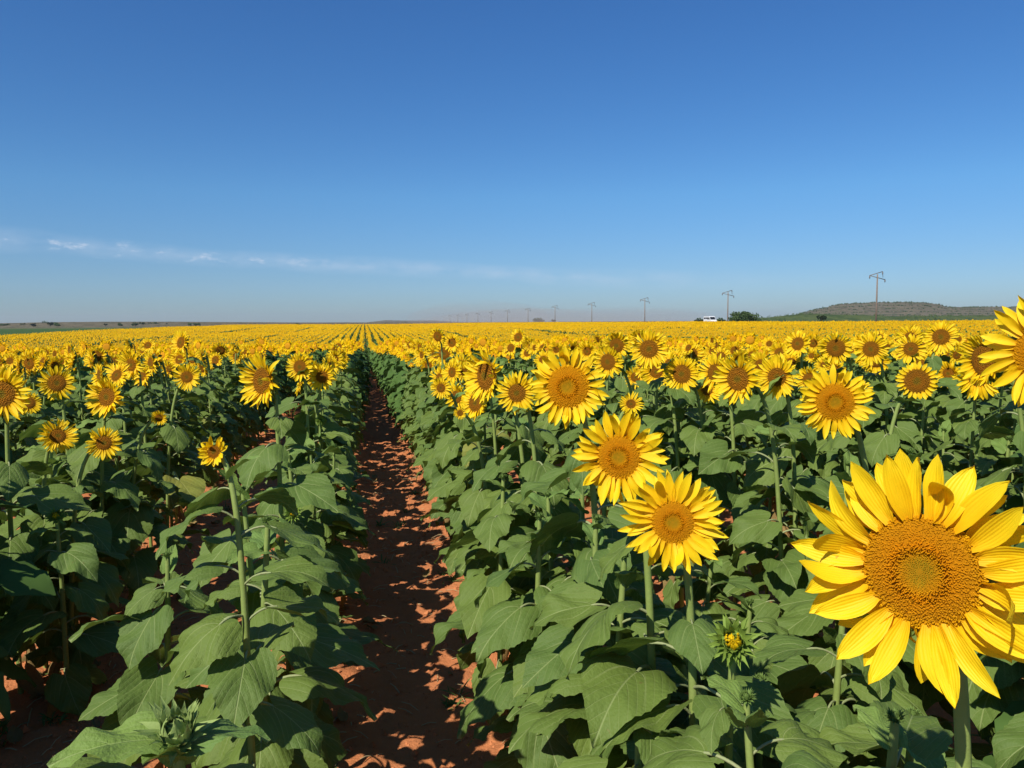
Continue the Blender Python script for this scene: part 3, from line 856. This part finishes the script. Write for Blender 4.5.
def gn_instances(obj, coll, nm):
    ng=bpy.data.node_groups.new(nm,'GeometryNodeTree')
    ng.interface.new_socket('Geometry',in_out='INPUT',socket_type='NodeSocketGeometry'); ng.interface.new_socket('Geometry',in_out='OUTPUT',socket_type='NodeSocketGeometry')
    I=ng.nodes.new('NodeGroupInput'); O=ng.nodes.new('NodeGroupOutput'); ip=ng.nodes.new('GeometryNodeInstanceOnPoints'); ci=ng.nodes.new('GeometryNodeCollectionInfo')
    ci.inputs['Collection'].default_value=coll; ci.inputs['Separate Children'].default_value=True; ci.inputs['Reset Children'].default_value=True
    ip.inputs['Pick Instance'].default_value=True
    def att(name,typ):
        a=ng.nodes.new('GeometryNodeInputNamedAttribute'); a.data_type=typ; a.inputs['Name'].default_value=name; return a.outputs['Attribute']
    L=ng.links.new
    L(I.outputs[0],ip.inputs['Points']); L(ci.outputs[0],ip.inputs['Instance']); L(att('pick','INT'),ip.inputs['Instance Index'])
    L(att('rot','FLOAT_VECTOR'),ip.inputs['Rotation']); L(att('scl','FLOAT_VECTOR'),ip.inputs['Scale']); L(ip.outputs[0],O.inputs[0])
    md=obj.modifiers.new('plants','NODES'); md.node_group=ng
gn_instances(field,SRC,'scatter_crop')

# ------------------------------------------------------------------ ground sheet
def axis(lo,hi,step,far,k=1.22):
    a=list(np.arange(lo,hi+step*.5,step)); s=step
    x=a[-1]
    while x<far: s*=k; x+=s; a.append(x)
    x=a[0]; s=step; pre=[]
    while x>-far: s*=k; x-=s; pre.append(x)
    return np.array(pre[::-1]+a)
xs=axis(-2.6,2.4,.03,9000,1.10); ys=axis(.9,13,.035,9000,1.09)
nx_,ny_=len(xs),len(ys)
V=np.empty((ny_*nx_,3))
i=0
for yy in ys:
    for xx in xs:
        V[i]=(xx,yy,ground_z(float(xx),float(yy))); i+=1
me=bpy.data.meshes.new('ground')
idx=np.arange(nx_*ny_).reshape(ny_,nx_)
q=np.stack([idx[:-1,:-1],idx[:-1,1:],idx[1:,1:],idx[1:,:-1]],-1).reshape(-1,4)
me.vertices.add(len(V)); me.vertices.foreach_set('co',V.ravel())
me.loops.add(q.size); me.loops.foreach_set('vertex_index',q.ravel().astype(np.int32))
me.polygons.add(len(q)); me.polygons.foreach_set('loop_start',np.arange(0,q.size,4,dtype=np.int32)); me.polygons.foreach_set('loop_total',np.full(len(q),4,dtype=np.int32))
me.update(calc_edges=True); me.validate(); me.polygons.foreach_set('use_smooth',np.full(len(me.polygons),True))
me.materials.append(GROUND)
tag(link('ground',me),'red sandy soil of the field and the plain beyond',None,None,'structure')
# clods, dry scraps and small weeds on the soil
CLOD=simple('clod_soil',(.40,.135,.05),(.55,.22,.09),12,.95,.1,.6,.01)
STRAW=simple('straw_dry',(.38,.28,.14),(.50,.40,.22),12,.9,.1)
WEED=simple('weed_green',(.07,.14,.03),(.14,.20,.05),12,.7,.2,.2,.003,.2)
def clods():
    g=random.Random(9); mb=M()
    for _ in range(9000):
        y=2.2+11*g.random()**1.6; x=g.uniform(-2.4,1.6) if y<6 else g.uniform(-.45,.9)
        s=g.uniform(.004,.013) if g.random()<.9 else g.uniform(.013,.032); z=ground_z(x,y)
        V=[]
        for d in ((1,0,0),(0,1,0),(-1,0,0),(0,-1,0),(0,0,.8),(0,0,-.5)):
            V.append((x+d[0]*s*g.uniform(.7,1.3),y+d[1]*s*g.uniform(.7,1.3),z+d[2]*s*g.uniform(.7,1.3)))
        mb.add(V,[(0,1,4),(1,2,4),(2,3,4),(3,0,4),(1,0,5),(2,1,5),(3,2,5),(0,3,5)],0)
    return tag(link('soil_clods',mb.mesh('soil_clods',[CLOD],False)),'loose red soil clods scattered on the bare path',None,None,'stuff')
clods()
def fallen_leaves():
    g=random.Random(39); mb=M()
    for k in range(130):
        y=2.3+8*g.random()**1.4; x=g.choice((ROW0,ROW0+ROWS,ROW0-ROWS,ROW0-ROWS))+g.gauss(0,.30)
        lm=M(); leaf_part(lm,500+k,g.uniform(.05,.13),9,7,5,g.uniform(-10,20),g.uniform(-30,50),g.uniform(.3,.9),.2,.6,0,0,4,g.uniform(-.9,.9))
        mb.join(lm,Matrix.Translation((x,y,ground_z(x,y)+.018))@Matrix.Rotation(g.random()*6.28,4,'Z'))
    return tag(link('fallen_leaves',mb.mesh('fallen_leaves',[DRYLEAF])),'curled brown fallen leaves lying on the red soil',None,None,'stuff')
fallen_leaves()
def straw():
    g=random.Random(19); mb=M()
    for _ in range(2400):
        y=2.2+9*g.random()**1.5; x=g.choice((ROW0,ROW0+ROWS,ROW0-ROWS))+g.gauss(0,.36); z=ground_z(x,y)+.008
        a=g.random()*6.28; l=g.uniform(.02,.11); c=Vector((x,y,z)); d=Vector((math.cos(a),math.sin(a),g.uniform(-.1,.25)))*l
        tube(mb,[c,c+d*.5+Vector((0,0,l*.1)),c+d],g.uniform(.0012,.0035),4,0)
    return tag(link('dry_litter',mb.mesh('dry_litter',[STRAW])),'dry stalks and scraps lying along the row feet',None,None,'stuff')
straw()
def weeds():
    g=random.Random(29); mb=M()
    for _ in range(110):
        y=2.4+6*g.random()**1.3; x=g.choice((ROW0,ROW0+ROWS,ROW0-ROWS,ROW0-ROWS))+g.gauss(0,.33); c=Vector((x,y,ground_z(x,y)))
        for k in range(g.randrange(8,20)):
            a=g.random()*6.28; l=g.uniform(.03,.12); e=g.uniform(.3,1.3)
            V,Fc,UV=petal_arr(g,l,g.uniform(.004,.018),5,3,R(-30),.2)
            m=Matrix.Translation(c+Vector((g.gauss(0,.02),g.gauss(0,.02),0)))@Matrix.Rotation(a,4,'Z')@Matrix.Rotation(e,4,'X'); A=np.array(m)
            mb.add(V@A[:3,:3].T+A[:3,3],Fc,0,UV)
    return tag(link('weeds',mb.mesh('weeds',[WEED])),'small green weeds sprouting at the edges of the path',None,None,'stuff')
weeds()

# ------------------------------------------------------------------ power line
WOOD=simple('pole_wood',(.16,.12,.09),(.24,.19,.15),3,.8,.2)
STEEL=simple('arm_steel',(.14,.13,.12),(.20,.19,.18),3,.6,.4)
def power_pole():
    root=bpy.data.objects.new('power_pole',None); COL.objects.link(root)
    mb=M(); tube(mb,[(0,0,-.5),(0,0,6),(0,0,12.3)],[.20,.17,.13],10,0,True); link('pole',mb.mesh('pole',[WOOD]),root)
    for a,b in (((-1.9,0,12.0),(1.25,0,12.9)),((-1.6,0,11.95),(1.9,0,11.1))):
        mb=M(); tube(mb,[a,b],.09,6,0,True); link('cross_arm',mb.mesh('cross_arm',[STEEL]),root)
    mb=M(); tube(mb,[(1.2,0,12.95),(1.35,0,11.6)],.05,6,0,True); link('brace',mb.mesh('brace',[STEEL]),root)
    for x,z in ((-1.85,11.55),(1.25,12.45),(1.85,10.75)):
        mb=M(); tube(mb,[(x,0,z+.45),(x,0,z+.3),(x,0,z),(x,0,z-.3)],[.03,.13,.13,.04],8,0,True); link('insulator',mb.mesh('insulator',[STEEL]),root)
    return root
def copy_tree(o,parent=None):
    c=o.copy(); COL.objects.link(c); c.parent=parent
    for ch in o.children:
        copy_tree(ch,c)
    return c
p0=power_pole(); z0=150.0
kinds_=['nearest and tallest power pole, standing before the stony hill','power pole between the white van and the round dark tree','power pole left of the white van, third in the line','power pole fourth in the line, thinner and farther']
for i in range(12):
    o=p0 if i==0 else copy_tree(p0)
    Z=z0*(1+.395*i); s=-160+524/(1+.395*i); w=at(512+s,322,Z)
    o.location=(w.x,w.y,float(T(w.x,w.y))-(1.2 if i else 0)); o.scale=(.9,.9,.87)
    lb=kinds_[i] if i<4 else 'wooden power pole, %s from the nearest one in the line fading into dust'%ORD[i]
    tag(o,lb,'power pole','power poles along the road beyond the field')

# ------------------------------------------------------------------ trees and bushes
BARK=simple('bark',(.10,.075,.05),(.16,.12,.08),6,.9,.1)
CROWN=simple('crown_leaves',(.030,.055,.016),(.055,.085,.025),.8,.8,.15,.2,.01,.1,.3)
def tree_meshes(seed,w,h,n,trunk=.28,size=.35,lobes=9):
    g=random.Random(seed); t=M()
    tube(t,[(0,0,-.3),(0.03*w,0,h*trunk),(0,0,h*.6)],[h*.05,h*.035,h*.015],7,0)
    for k in range(5):
        a=g.random()*6.28; tube(t,[(0,0,h*trunk*.8),(math.cos(a)*w*.2,math.sin(a)*w*.2,h*.5),(math.cos(a)*w*.35,math.sin(a)*w*.35,h*.7)],[h*.025,h*.015,h*.006],5,0)
    c=M(); L=[(g.uniform(-.34,.34)*w,g.uniform(-.34,.34)*w,h*g.uniform(trunk+.12,.78),g.uniform(.16,.28)*w) for _ in range(lobes)]
    for _ in range(n):
        x,y,z,r=g.choice(L); d=Vector((g.gauss(0,1),g.gauss(0,1),g.gauss(0,1))).normalized()*r*g.uniform(.5,1.05); d.z*=.72*h/w*1.4
        p=Vector((x,y,z))+d; p.z=max(h*trunk*.55,min(h*1.02,p.z))
        a=Vector((g.gauss(0,1),g.gauss(0,1),g.gauss(0,1))).normalized(); b=a.orthogonal().normalized(); s=size*g.uniform(.6,1.3)
        c.add([p-a*s,p+b*s*.7,p+a*s,p-b*s*.7],[(0,1,2,3)],0)
    return t.mesh('trunk',[BARK]), c.mesh('crown',[CROWN],False)
TV=[tree_meshes(1,15,7.5,2600,.10,.42,14),tree_meshes(2,8,5,420,.2,.6,7),tree_meshes(3,6,5,320,.3,.55,5),tree_meshes(4,11,4.5,420,.15,.7,8),tree_meshes(5,5,4,260,.2,.5,4)]
def tree(px,dist,v,s,label,group=None,dz=0,name='tree'):
    w=at(px,322,dist); z=float(T(w.x,w.y))+dz
    r=bpy.data.objects.new(name,None); COL.objects.link(r); r.location=(w.x,w.y,z); r.scale=(s,s,s); r.rotation_euler=(0,0,px*.7)
    link('trunk',TV[v][0],r); link('crown',TV[v][1],r)
    tag(r,label,'tree',group); return r
tree(743,420,0,1.1,'round dark green tree beside the second power pole')
tree(699,520,1,.8,'low bush just left of the white van','trees beyond the field')
tree(721,520,1,.8,'low bush between the white van and the power pole','trees beyond the field')
tree(539,1500,3,2.3,'hazy grey green tree clump behind the distant power poles','trees beyond the field')
tree(553,1500,2,1.5,'small hazy tree right of the hazy clump behind the poles','trees beyond the field')
tree(821,620,2,1.3,'lone small tree on the green bank left of the hill','trees beyond the field')
_tl=[(4,3),(14,1),(22,2),(33,1),(46,1),(50,2),(57,1),(62,3),(68,1),(93,1),(105,2),(110,3),(120,1),(135,1),(142,2),(150,3),(156,1),(166,4),(171,1),(183,2),(190,1),(197,3),(204,4),(214,2),(226,4),(251,4),(257,1),(278,4),(297,4),(322,4)]
for i,(px,v) in enumerate(_tl):
    tree(px,1150+rnd.uniform(-80,150),v,rnd.uniform(.9,1.4)*(1.4 if px in (50,46) else 1)*(.8 if px>210 else 1),'tiny dark tree on the left skyline, %s from the left edge'%ORD[i],'small trees on the left skyline',dz=1.2 if px<230 else .6)

# ------------------------------------------------------------------ hills and banks
def mat_hill(name,a,b,c):
    n=NT(name); pos=n.geom('Position')
    col=n.mix(n.noise(.012,6,.65,pos),a,b)
    col=n.mix(n.math('MULTIPLY',n.math('GREATER_THAN',n.noise(.05,5,.7,pos),.53),.6),col,c)
    return n.bsdf(col,.95,.05,n.bump(n.noise(.04,6,.7,pos),1.,8))
HILL=mat_hill('hill_scrub',(.165,.135,.085),(.12,.105,.062),(.060,.060,.032))
BANK=mat_hill('bank_grass',(.10,.12,.040),(.065,.10,.03),(.035,.065,.02))
def ridge(name,label,pts,dist,thick,mat,rough=1.,nseg=240,nb=24,base=-6):
    """pts: (px, height above the plain in m) profile of the crest at a distance; built as a real hill body"""
    xs_=[p[0] for p in pts]; hs=[p[1] for p in pts]; V=[]
    pxs=np.linspace(xs_[0],xs_[-1],nseg)
    for j in range(nb):
        t=j/(nb-1); off=(t-.4)*thick
        env=math.exp(-((t-.4)/.22)**2) if t<.4 else math.exp(-((t-.4)/.30)**2)
        env=(env-.03)/.97
        for px in pxs:
            h=np.interp(px,xs_,hs)
            d=at(px,322,dist+off)
            nz=noise.noise(Vector((d.x*.006,d.y*.006,0)))*1.6+noise.noise(Vector((d.x*.022,d.y*.022,5)))*1.2+noise.noise(Vector((d.x*.06,d.y*.06,9)))*.7
            V.append((d.x,d.y,base+(h-base)*env+nz*rough*min(1,h/12+.2)*env))
    mb=M(); mb.add(V,grid_faces(nb,nseg),0); return tag(link(name,mb.mesh(name,[mat])),label,None,None,'structure')
ridge('stony_hill','broad flat topped stony hill on the right skyline',[(740,-6),(775,6),(795,14),(815,34),(840,49),(870,53),(900,53),(925,52),(938,46),(946,38),(965,37),(1010,38),(1060,40),(1140,30),(1250,8)],2400,1100,HILL,1.7)
ridge('grass_bank','low green grassy bank in front of the hill',[(690,-3),(735,1.5),(765,5),(800,8.5),(840,7.5),(900,5),(980,5),(1060,6),(1200,4)],900,300,BANK,.5)
ridge('far_hill','faint low blue hill near the vanishing point of the rows',[(340,0),(365,3),(385,14),(410,12),(430,12),(460,3),(480,0)],4200,900,HILL,.8)
ridge('left_rise','long pale brown rise under the left skyline trees',[(-120,4),(0,5.5),(60,6.5),(130,6.5),(210,5),(300,3),(420,2),(560,1.5),(700,1)],1250,500,HILL,.3,base=-4)
def bank_scrub():
    g=random.Random(14); mb=M(); vs=[v.co for v in bpy.data.objects['grass_bank'].data.vertices]
    for _ in range(1500):
        k=g.randrange(240*2,240*12); v=vs[k]
        if noise.noise(Vector((v.x*.02,v.y*.02,0)))<0: continue
        p=Vector((v.x+g.uniform(-3,3),v.y+g.uniform(-8,8),v.z)); s=g.uniform(.5,1.9)
        for _k in range(14):
            a=Vector((g.gauss(0,1),g.gauss(0,1),g.gauss(0,1))).normalized(); b=a.orthogonal().normalized(); c=p+Vector((g.gauss(0,s*.6),g.gauss(0,s*.6),abs(g.gauss(0,s*.6)))); q=s*.35
            mb.add([c-a*q,c+b*q,c+a*q,c-b*q],[(0,1,2,3)],0)
    tag(link('bank_scrub',mb.mesh('bank_scrub',[CROWN],False)),'low green scrub covering the grassy bank in front of the hill',None,None,'stuff')
bank_scrub()
def hill_scrub():
    g=random.Random(4); mb=M(); hill=bpy.data.objects['stony_hill'].data
    vs=[v.co for v in hill.vertices]; n=len(vs)
    for _ in range(5000):
        k=g.randrange(240*3,240*14); v=vs[k]; p=Vector((v.x+g.uniform(-8,8),v.y+g.uniform(-8,8),v.z)); s=g.uniform(1.,3.0)
        V=[p+Vector((math.cos(a*1.2566)*s*g.uniform(.7,1.2),math.sin(a*1.2566)*s*g.uniform(.7,1.2),s*g.uniform(0,.5))) for a in range(5)]+[p+Vector((0,0,s*g.uniform(.8,1.3))),p-Vector((0,0,s))]
        mb.add(V,[(a,(a+1)%5,5) for a in range(5)]+[((a+1)%5,a,6) for a in range(5)],0)
    tag(link('hill_scrub',mb.mesh('hill_scrub',[CROWN],False)),'dark scrub bushes dotting the stony hill',None,None,'stuff')
hill_scrub()

# ------------------------------------------------------------------ white van on the road
PAINT=simple('van_paint',(.75,.75,.74),(.82,.82,.81),2,.35,.5,.0)
GLASS=simple('van_glass',(.015,.017,.02),(.02,.022,.025),2,.1,.6,.0)
RUB=simple('tyre_rubber',(.02,.02,.02),(.03,.03,.03),8,.8,.2)
def van():
    root=bpy.data.objects.new('white_van',None); COL.objects.link(root)
    L=6.2;W=2.0
    prof=[(-3.1,.45),(3.0,.45),(3.1,.95),(2.95,1.25),(2.25,1.45),(1.65,2.35),(1.2,2.55),(-2.9,2.55),(-3.1,2.3)]
    V=[(x,s*W/2*(1 if z<1.4 else .93),z) for s in (-1,1) for x,z in prof]; n=len(prof)
    mb=M(); mb.add(V,[tuple(range(n))[::-1],tuple(range(n,2*n))]+[(i,(i+1)%n,n+(i+1)%n,n+i) for i in range(n)]); o=mb.mesh('body',[PAINT],False); link('body',o,root)
    for s in (-1,1):
        for x0,x1 in ((1.0,1.75),(-.25,.85),(-1.5,-.4),(-2.8,-1.65)):
            mb=M(); y=s*(W/2*.93+.03); zt=2.2; 
            V=[(x0,y,1.5),(x1+(.25 if x0==1.0 else 0),y,1.5),(x1-(.05 if x0==1.0 else 0),y,zt),(x0,y,zt)]
            V+= [(a,b-s*.05,c) for a,b,c in V]
            mb.add(V,[(0,1,2,3),(7,6,5,4),(0,4,5,1),(1,5,6,2),(2,6,7,3),(3,7,4,0)]); link('window',mb.mesh('window',[GLASS],False),root)
        for x in (-1.9,2.05):
            mb=M(); tube(mb,[(x,s*(W/2-.2),.36),(x,s*(W/2+.03),.36)],.36,16,0,True); link('wheel',mb.mesh('wheel',[RUB]),root)
        mb=M(); box(mb,(3.03,s*.72,.95),(.12,.35,.2)); link('headlight',mb.mesh('headlight',[GLASS],False),root)
    mb=M(); V=[(2.27,-.85,1.5),(2.27,.85,1.5),(1.70,.8,2.32),(1.70,-.8,2.32)]; V+=[(a+.03,b,c+.03) for a,b,c in V]
    mb.add(V,[(0,1,2,3),(7,6,5,4),(0,4,5,1),(1,5,6,2),(2,6,7,3),(3,7,4,0)]); link('windscreen',mb.mesh('windscreen',[GLASS],False),root)
    w=at(710,322,250); root.location=(w.x,w.y,.62); root.rotation_euler=(0,0,R(-92))
    tag(root,'white minibus with dark windows driving on the road beyond the field','van')
van()
def road():
    w=at(710,322,250); xr=w.x; ys_=np.concatenate([np.linspace(60,600,110),np.linspace(620,2500,60)]); prof=[(-16,-3),(-11,-.3),(-7,.25),(-4.6,.52),(4.6,.52),(7,.3),(12,-.3),(18,-3)]
    V=[];ng=len(prof)
    for y in ys_:
        f=1 if y<700 else max(0.25,1-(y-700)/1500)
        for dx,z in prof:
            V.append((xr+dx,y,z*f+(noise.noise(Vector((dx*.5,y*.07,1)))*.28 if abs(dx)>5 else 0)))
    mb=M(); mb.add(V,grid_faces(len(ys_),ng),0); tag(link('road_embankment',mb.mesh('road_embankment',[BANK])),'grassy embankment carrying the road beyond the field',None,None,'structure')
    mb=M(); V=[]
    for y in ys_:
        f=1 if y<700 else max(0.25,1-(y-700)/1500)
        for dx in (-3.6,3.6): V.append((xr+dx,y,(.52*f+.03)))
    mb.add(V,grid_faces(len(ys_),2),0); tag(link('road',mb.mesh('road',[ASPH])),'grey asphalt road on the embankment',None,None,'structure')
ASPH=simple('asphalt',(.05,.05,.05),(.07,.07,.065),3,.9,.2)
road()

# ------------------------------------------------------------------ sky, sun, air
w=bpy.data.worlds.new('World'); SC.world=w; w.use_nodes=True
nt=w.node_tree; nt.nodes.clear(); L=nt.links.new
out=nt.nodes.new('ShaderNodeOutputWorld'); bg=nt.nodes.new('ShaderNodeBackground'); sky=nt.nodes.new('ShaderNodeTexSky')
sky.sky_type='NISHITA'; sky.sun_disc=False; SUNEL=45.0
sky.sun_elevation=R(SUNEL); sky.sun_rotation=R(SUNAZ); sky.altitude=1200; sky.air_density=1.0; sky.dust_density=.25; sky.ozone_density=3.0
bg.inputs[1].default_value=.10
# thin streak of cloud low in the sky, laid out by direction
tc=nt.nodes.new('ShaderNodeTexCoord'); sp=nt.nodes.new('ShaderNodeSeparateXYZ'); L(tc.outputs['Generated'],sp.inputs[0])
def m(op,a,b=None,clamp=False):
    nd=nt.nodes.new('ShaderNodeMath'); nd.operation=op; nd.use_clamp=clamp
    for i,x in enumerate((a,b)):
        if x is None: continue
        if isinstance(x,(int,float)): nd.inputs[i].default_value=x
        else: L(x,nd.inputs[i])
    return nd.outputs[0]
az=m('ARCTAN2',sp.outputs[0],sp.outputs[1])     # 0 = +Y, + towards +X
el=m('ARCSINE',sp.outputs[2])
cmb=nt.nodes.new('ShaderNodeCombineXYZ'); L(m('MULTIPLY',az,24),cmb.inputs[0]); L(m('MULTIPLY',el,62),cmb.inputs[1])
def nz(scale,detail,rough,off=0):
    n_=nt.nodes.new('ShaderNodeTexNoise'); n_.inputs['Scale'].default_value=scale; n_.inputs['Detail'].default_value=detail; n_.inputs['Roughness'].default_value=rough
    mp=nt.nodes.new('ShaderNodeMapping'); mp.inputs['Location'].default_value=(off,off*.7,0); L(cmb.outputs[0],mp.inputs[0]); L(mp.outputs[0],n_.inputs['Vector']); return n_.outputs[0]
# centre line of the streak: from el 5.9 deg on the left to 3.6 deg near az 20
cl=m('ADD',m('MULTIPLY',az,-.050),.0715)
dd=m('ABSOLUTE',m('SUBTRACT',el,m('ADD',cl,m('MULTIPLY',m('SUBTRACT',nz(.25,2,.5),.5),.02))))
band=m('SUBTRACT',1,m('DIVIDE',dd,.013),True)
side=m('MULTIPLY',m('SUBTRACT',1,m('DIVIDE',m('ABSOLUTE',m('ADD',az,.02)),.62),True),1.6,True)
wisp=m('MULTIPLY',m('SUBTRACT',nz(.9,6,.62),.28),2.2,True)
puff=m('MULTIPLY',m('SUBTRACT',nz(1.3,5,.65,7),.56),5.5,True)
leftw=m('MULTIPLY',m('SUBTRACT',.02,az),4,True)
cfac=m('MULTIPLY',m('MULTIPLY',m('MULTIPLY',band,side),m('ADD',m('MULTIPLY',wisp,.42),m('MULTIPLY',m('MULTIPLY',puff,leftw),1.0))),1.0,True)
mu=nt.nodes.new('ShaderNodeMix'); mu.data_type='RGBA'; mu.blend_type='MULTIPLY'; mu.inputs[0].default_value=1
cr=nt.nodes.new('ShaderNodeValToRGB'); L(m('DIVIDE',el,math.pi/2),cr.inputs[0]); L(cr.outputs[0],mu.inputs[7])
for p_,c_ in ((0.,(.30,.385,.56)),(.10,(.61,.71,.78)),(.26,(.76,.75,.87))):
    e_=cr.color_ramp.elements[0] if p_==0 else cr.color_ramp.elements.new(p_)
    e_.position=p_; e_.color=(*c_,1)
cr.color_ramp.elements[-1].color=(.85,.85,.9,1)
mix=nt.nodes.new('ShaderNodeMix'); mix.data_type='RGBA'; L(cfac,mix.inputs[0]); hs=nt.nodes.new('ShaderNodeHueSaturation'); hs.inputs['Saturation'].default_value=1.28; L(sky.outputs[0],hs.inputs['Color']); L(hs.outputs[0],mu.inputs[6]); L(mu.outputs[2],mix.inputs[6]); mix.inputs[7].default_value=(4.6,5.2,6.2,1)
L(mix.outputs[2],bg.inputs[0]); L(bg.outputs[0],out.inputs[0])
sd=bpy.data.lights.new('sun','SUN'); sd.energy=4.2; sd.angle=R(.53); sd.color=(1,.945,.86)
so=bpy.data.objects.new('sun',sd); COL.objects.link(so)
tosun=Vector((math.sin(R(SUNAZ))*math.cos(R(SUNEL)),math.cos(R(SUNAZ))*math.cos(R(SUNEL)),math.sin(R(SUNEL))))
so.rotation_mode='QUATERNION'; so.rotation_quaternion=tosun.to_track_quat('Z','Y'); so.location=(-5,-5,20)
HAZE=True
if HAZE:
    hm=bpy.data.materials.new('haze_air'); hm.use_nodes=True; t=hm.node_tree; t.nodes.clear()
    o=t.nodes.new('ShaderNodeOutputMaterial'); pv=t.nodes.new('ShaderNodeVolumePrincipled'); pv.inputs['Color'].default_value=(.80,.87,.95,1); pv.inputs['Density'].default_value=6.0e-5; pv.inputs['Anisotropy'].default_value=.2
    t.links.new(pv.outputs[0],o.inputs['Volume'])
    mb=M(); box(mb,(0,2500,45),(15000,15000,120)); tag(link('haze',mb.mesh('haze',[hm],False)),'thin blue air haze over the plain',None,None,'stuff')

def dust(px,dist,w_,h_,dens,nm):
    mt=bpy.data.materials.new('dust_air'); mt.use_nodes=True; t=mt.node_tree; t.nodes.clear()
    o=t.nodes.new('ShaderNodeOutputMaterial'); pv=t.nodes.new('ShaderNodeVolumePrincipled'); pv.inputs['Color'].default_value=(.75,.60,.52,1); pv.inputs['Density'].default_value=dens; pv.inputs['Anisotropy'].default_value=0
    t.links.new(pv.outputs[0],o.inputs['Volume'])
    c=at(px,322,dist); V=[];nu,nv=24,12
    for i in range(nv+1):
        th=math.pi*i/nv
        for j in range(nu):
            a=2*math.pi*j/nu; b=1+.25*noise.noise(Vector((math.cos(a)*1.5,math.sin(a)*1.5,th+px)))
            V.append((c.x+w_*b*math.sin(th)*math.cos(a),c.y+w_*1.5*b*math.sin(th)*math.sin(a),1+h_*b*math.cos(th)))
    mb=M(); mb.add(V[1*nu-1:1*nu]+V[nu:nv*nu]+V[nv*nu:nv*nu+1],[(0,1+(j+1)%nu,1+j)[::-1] for j in range(nu)]+[tuple(1+k for k in q)[::-1] for q in grid_faces(nv-1,nu,True)]+[(1+(nv-2)*nu+j,1+(nv-2)*nu+(j+1)%nu,1+(nv-1)*nu)[::-1] for j in range(nu)],0)
    me_=mb.mesh('dust',[mt]); import bmesh as _b; bm=_b.new(); bm.from_mesh(me_); _b.ops.recalc_face_normals(bm,faces=bm.faces); bm.to_mesh(me_); bm.free(); tag(link('dust',me_),nm,None,None,'stuff')
if HAZE:
    dust(478,900,95,26,.0011,'brownish dust drifting low above the road near the rows vanishing point')
    dust(560,1300,260,24,.0007,'thin long dust veil low behind the distant power poles')
SC.view_settings.view_transform='Standard'; SC.view_settings.look='None'; SC.view_settings.exposure=0.5; SC.view_settings.gamma=1
SC.view_settings.use_curve_mapping=False
SC.cycles.use_denoising=True; SC.cycles.max_bounces=6; SC.cycles.diffuse_bounces=3; SC.cycles.transmission_bounces=4; SC.cycles.transparent_max_bounces=16; SC.cycles.volume_bounces=0
SC.cycles.sample_clamp_indirect=4
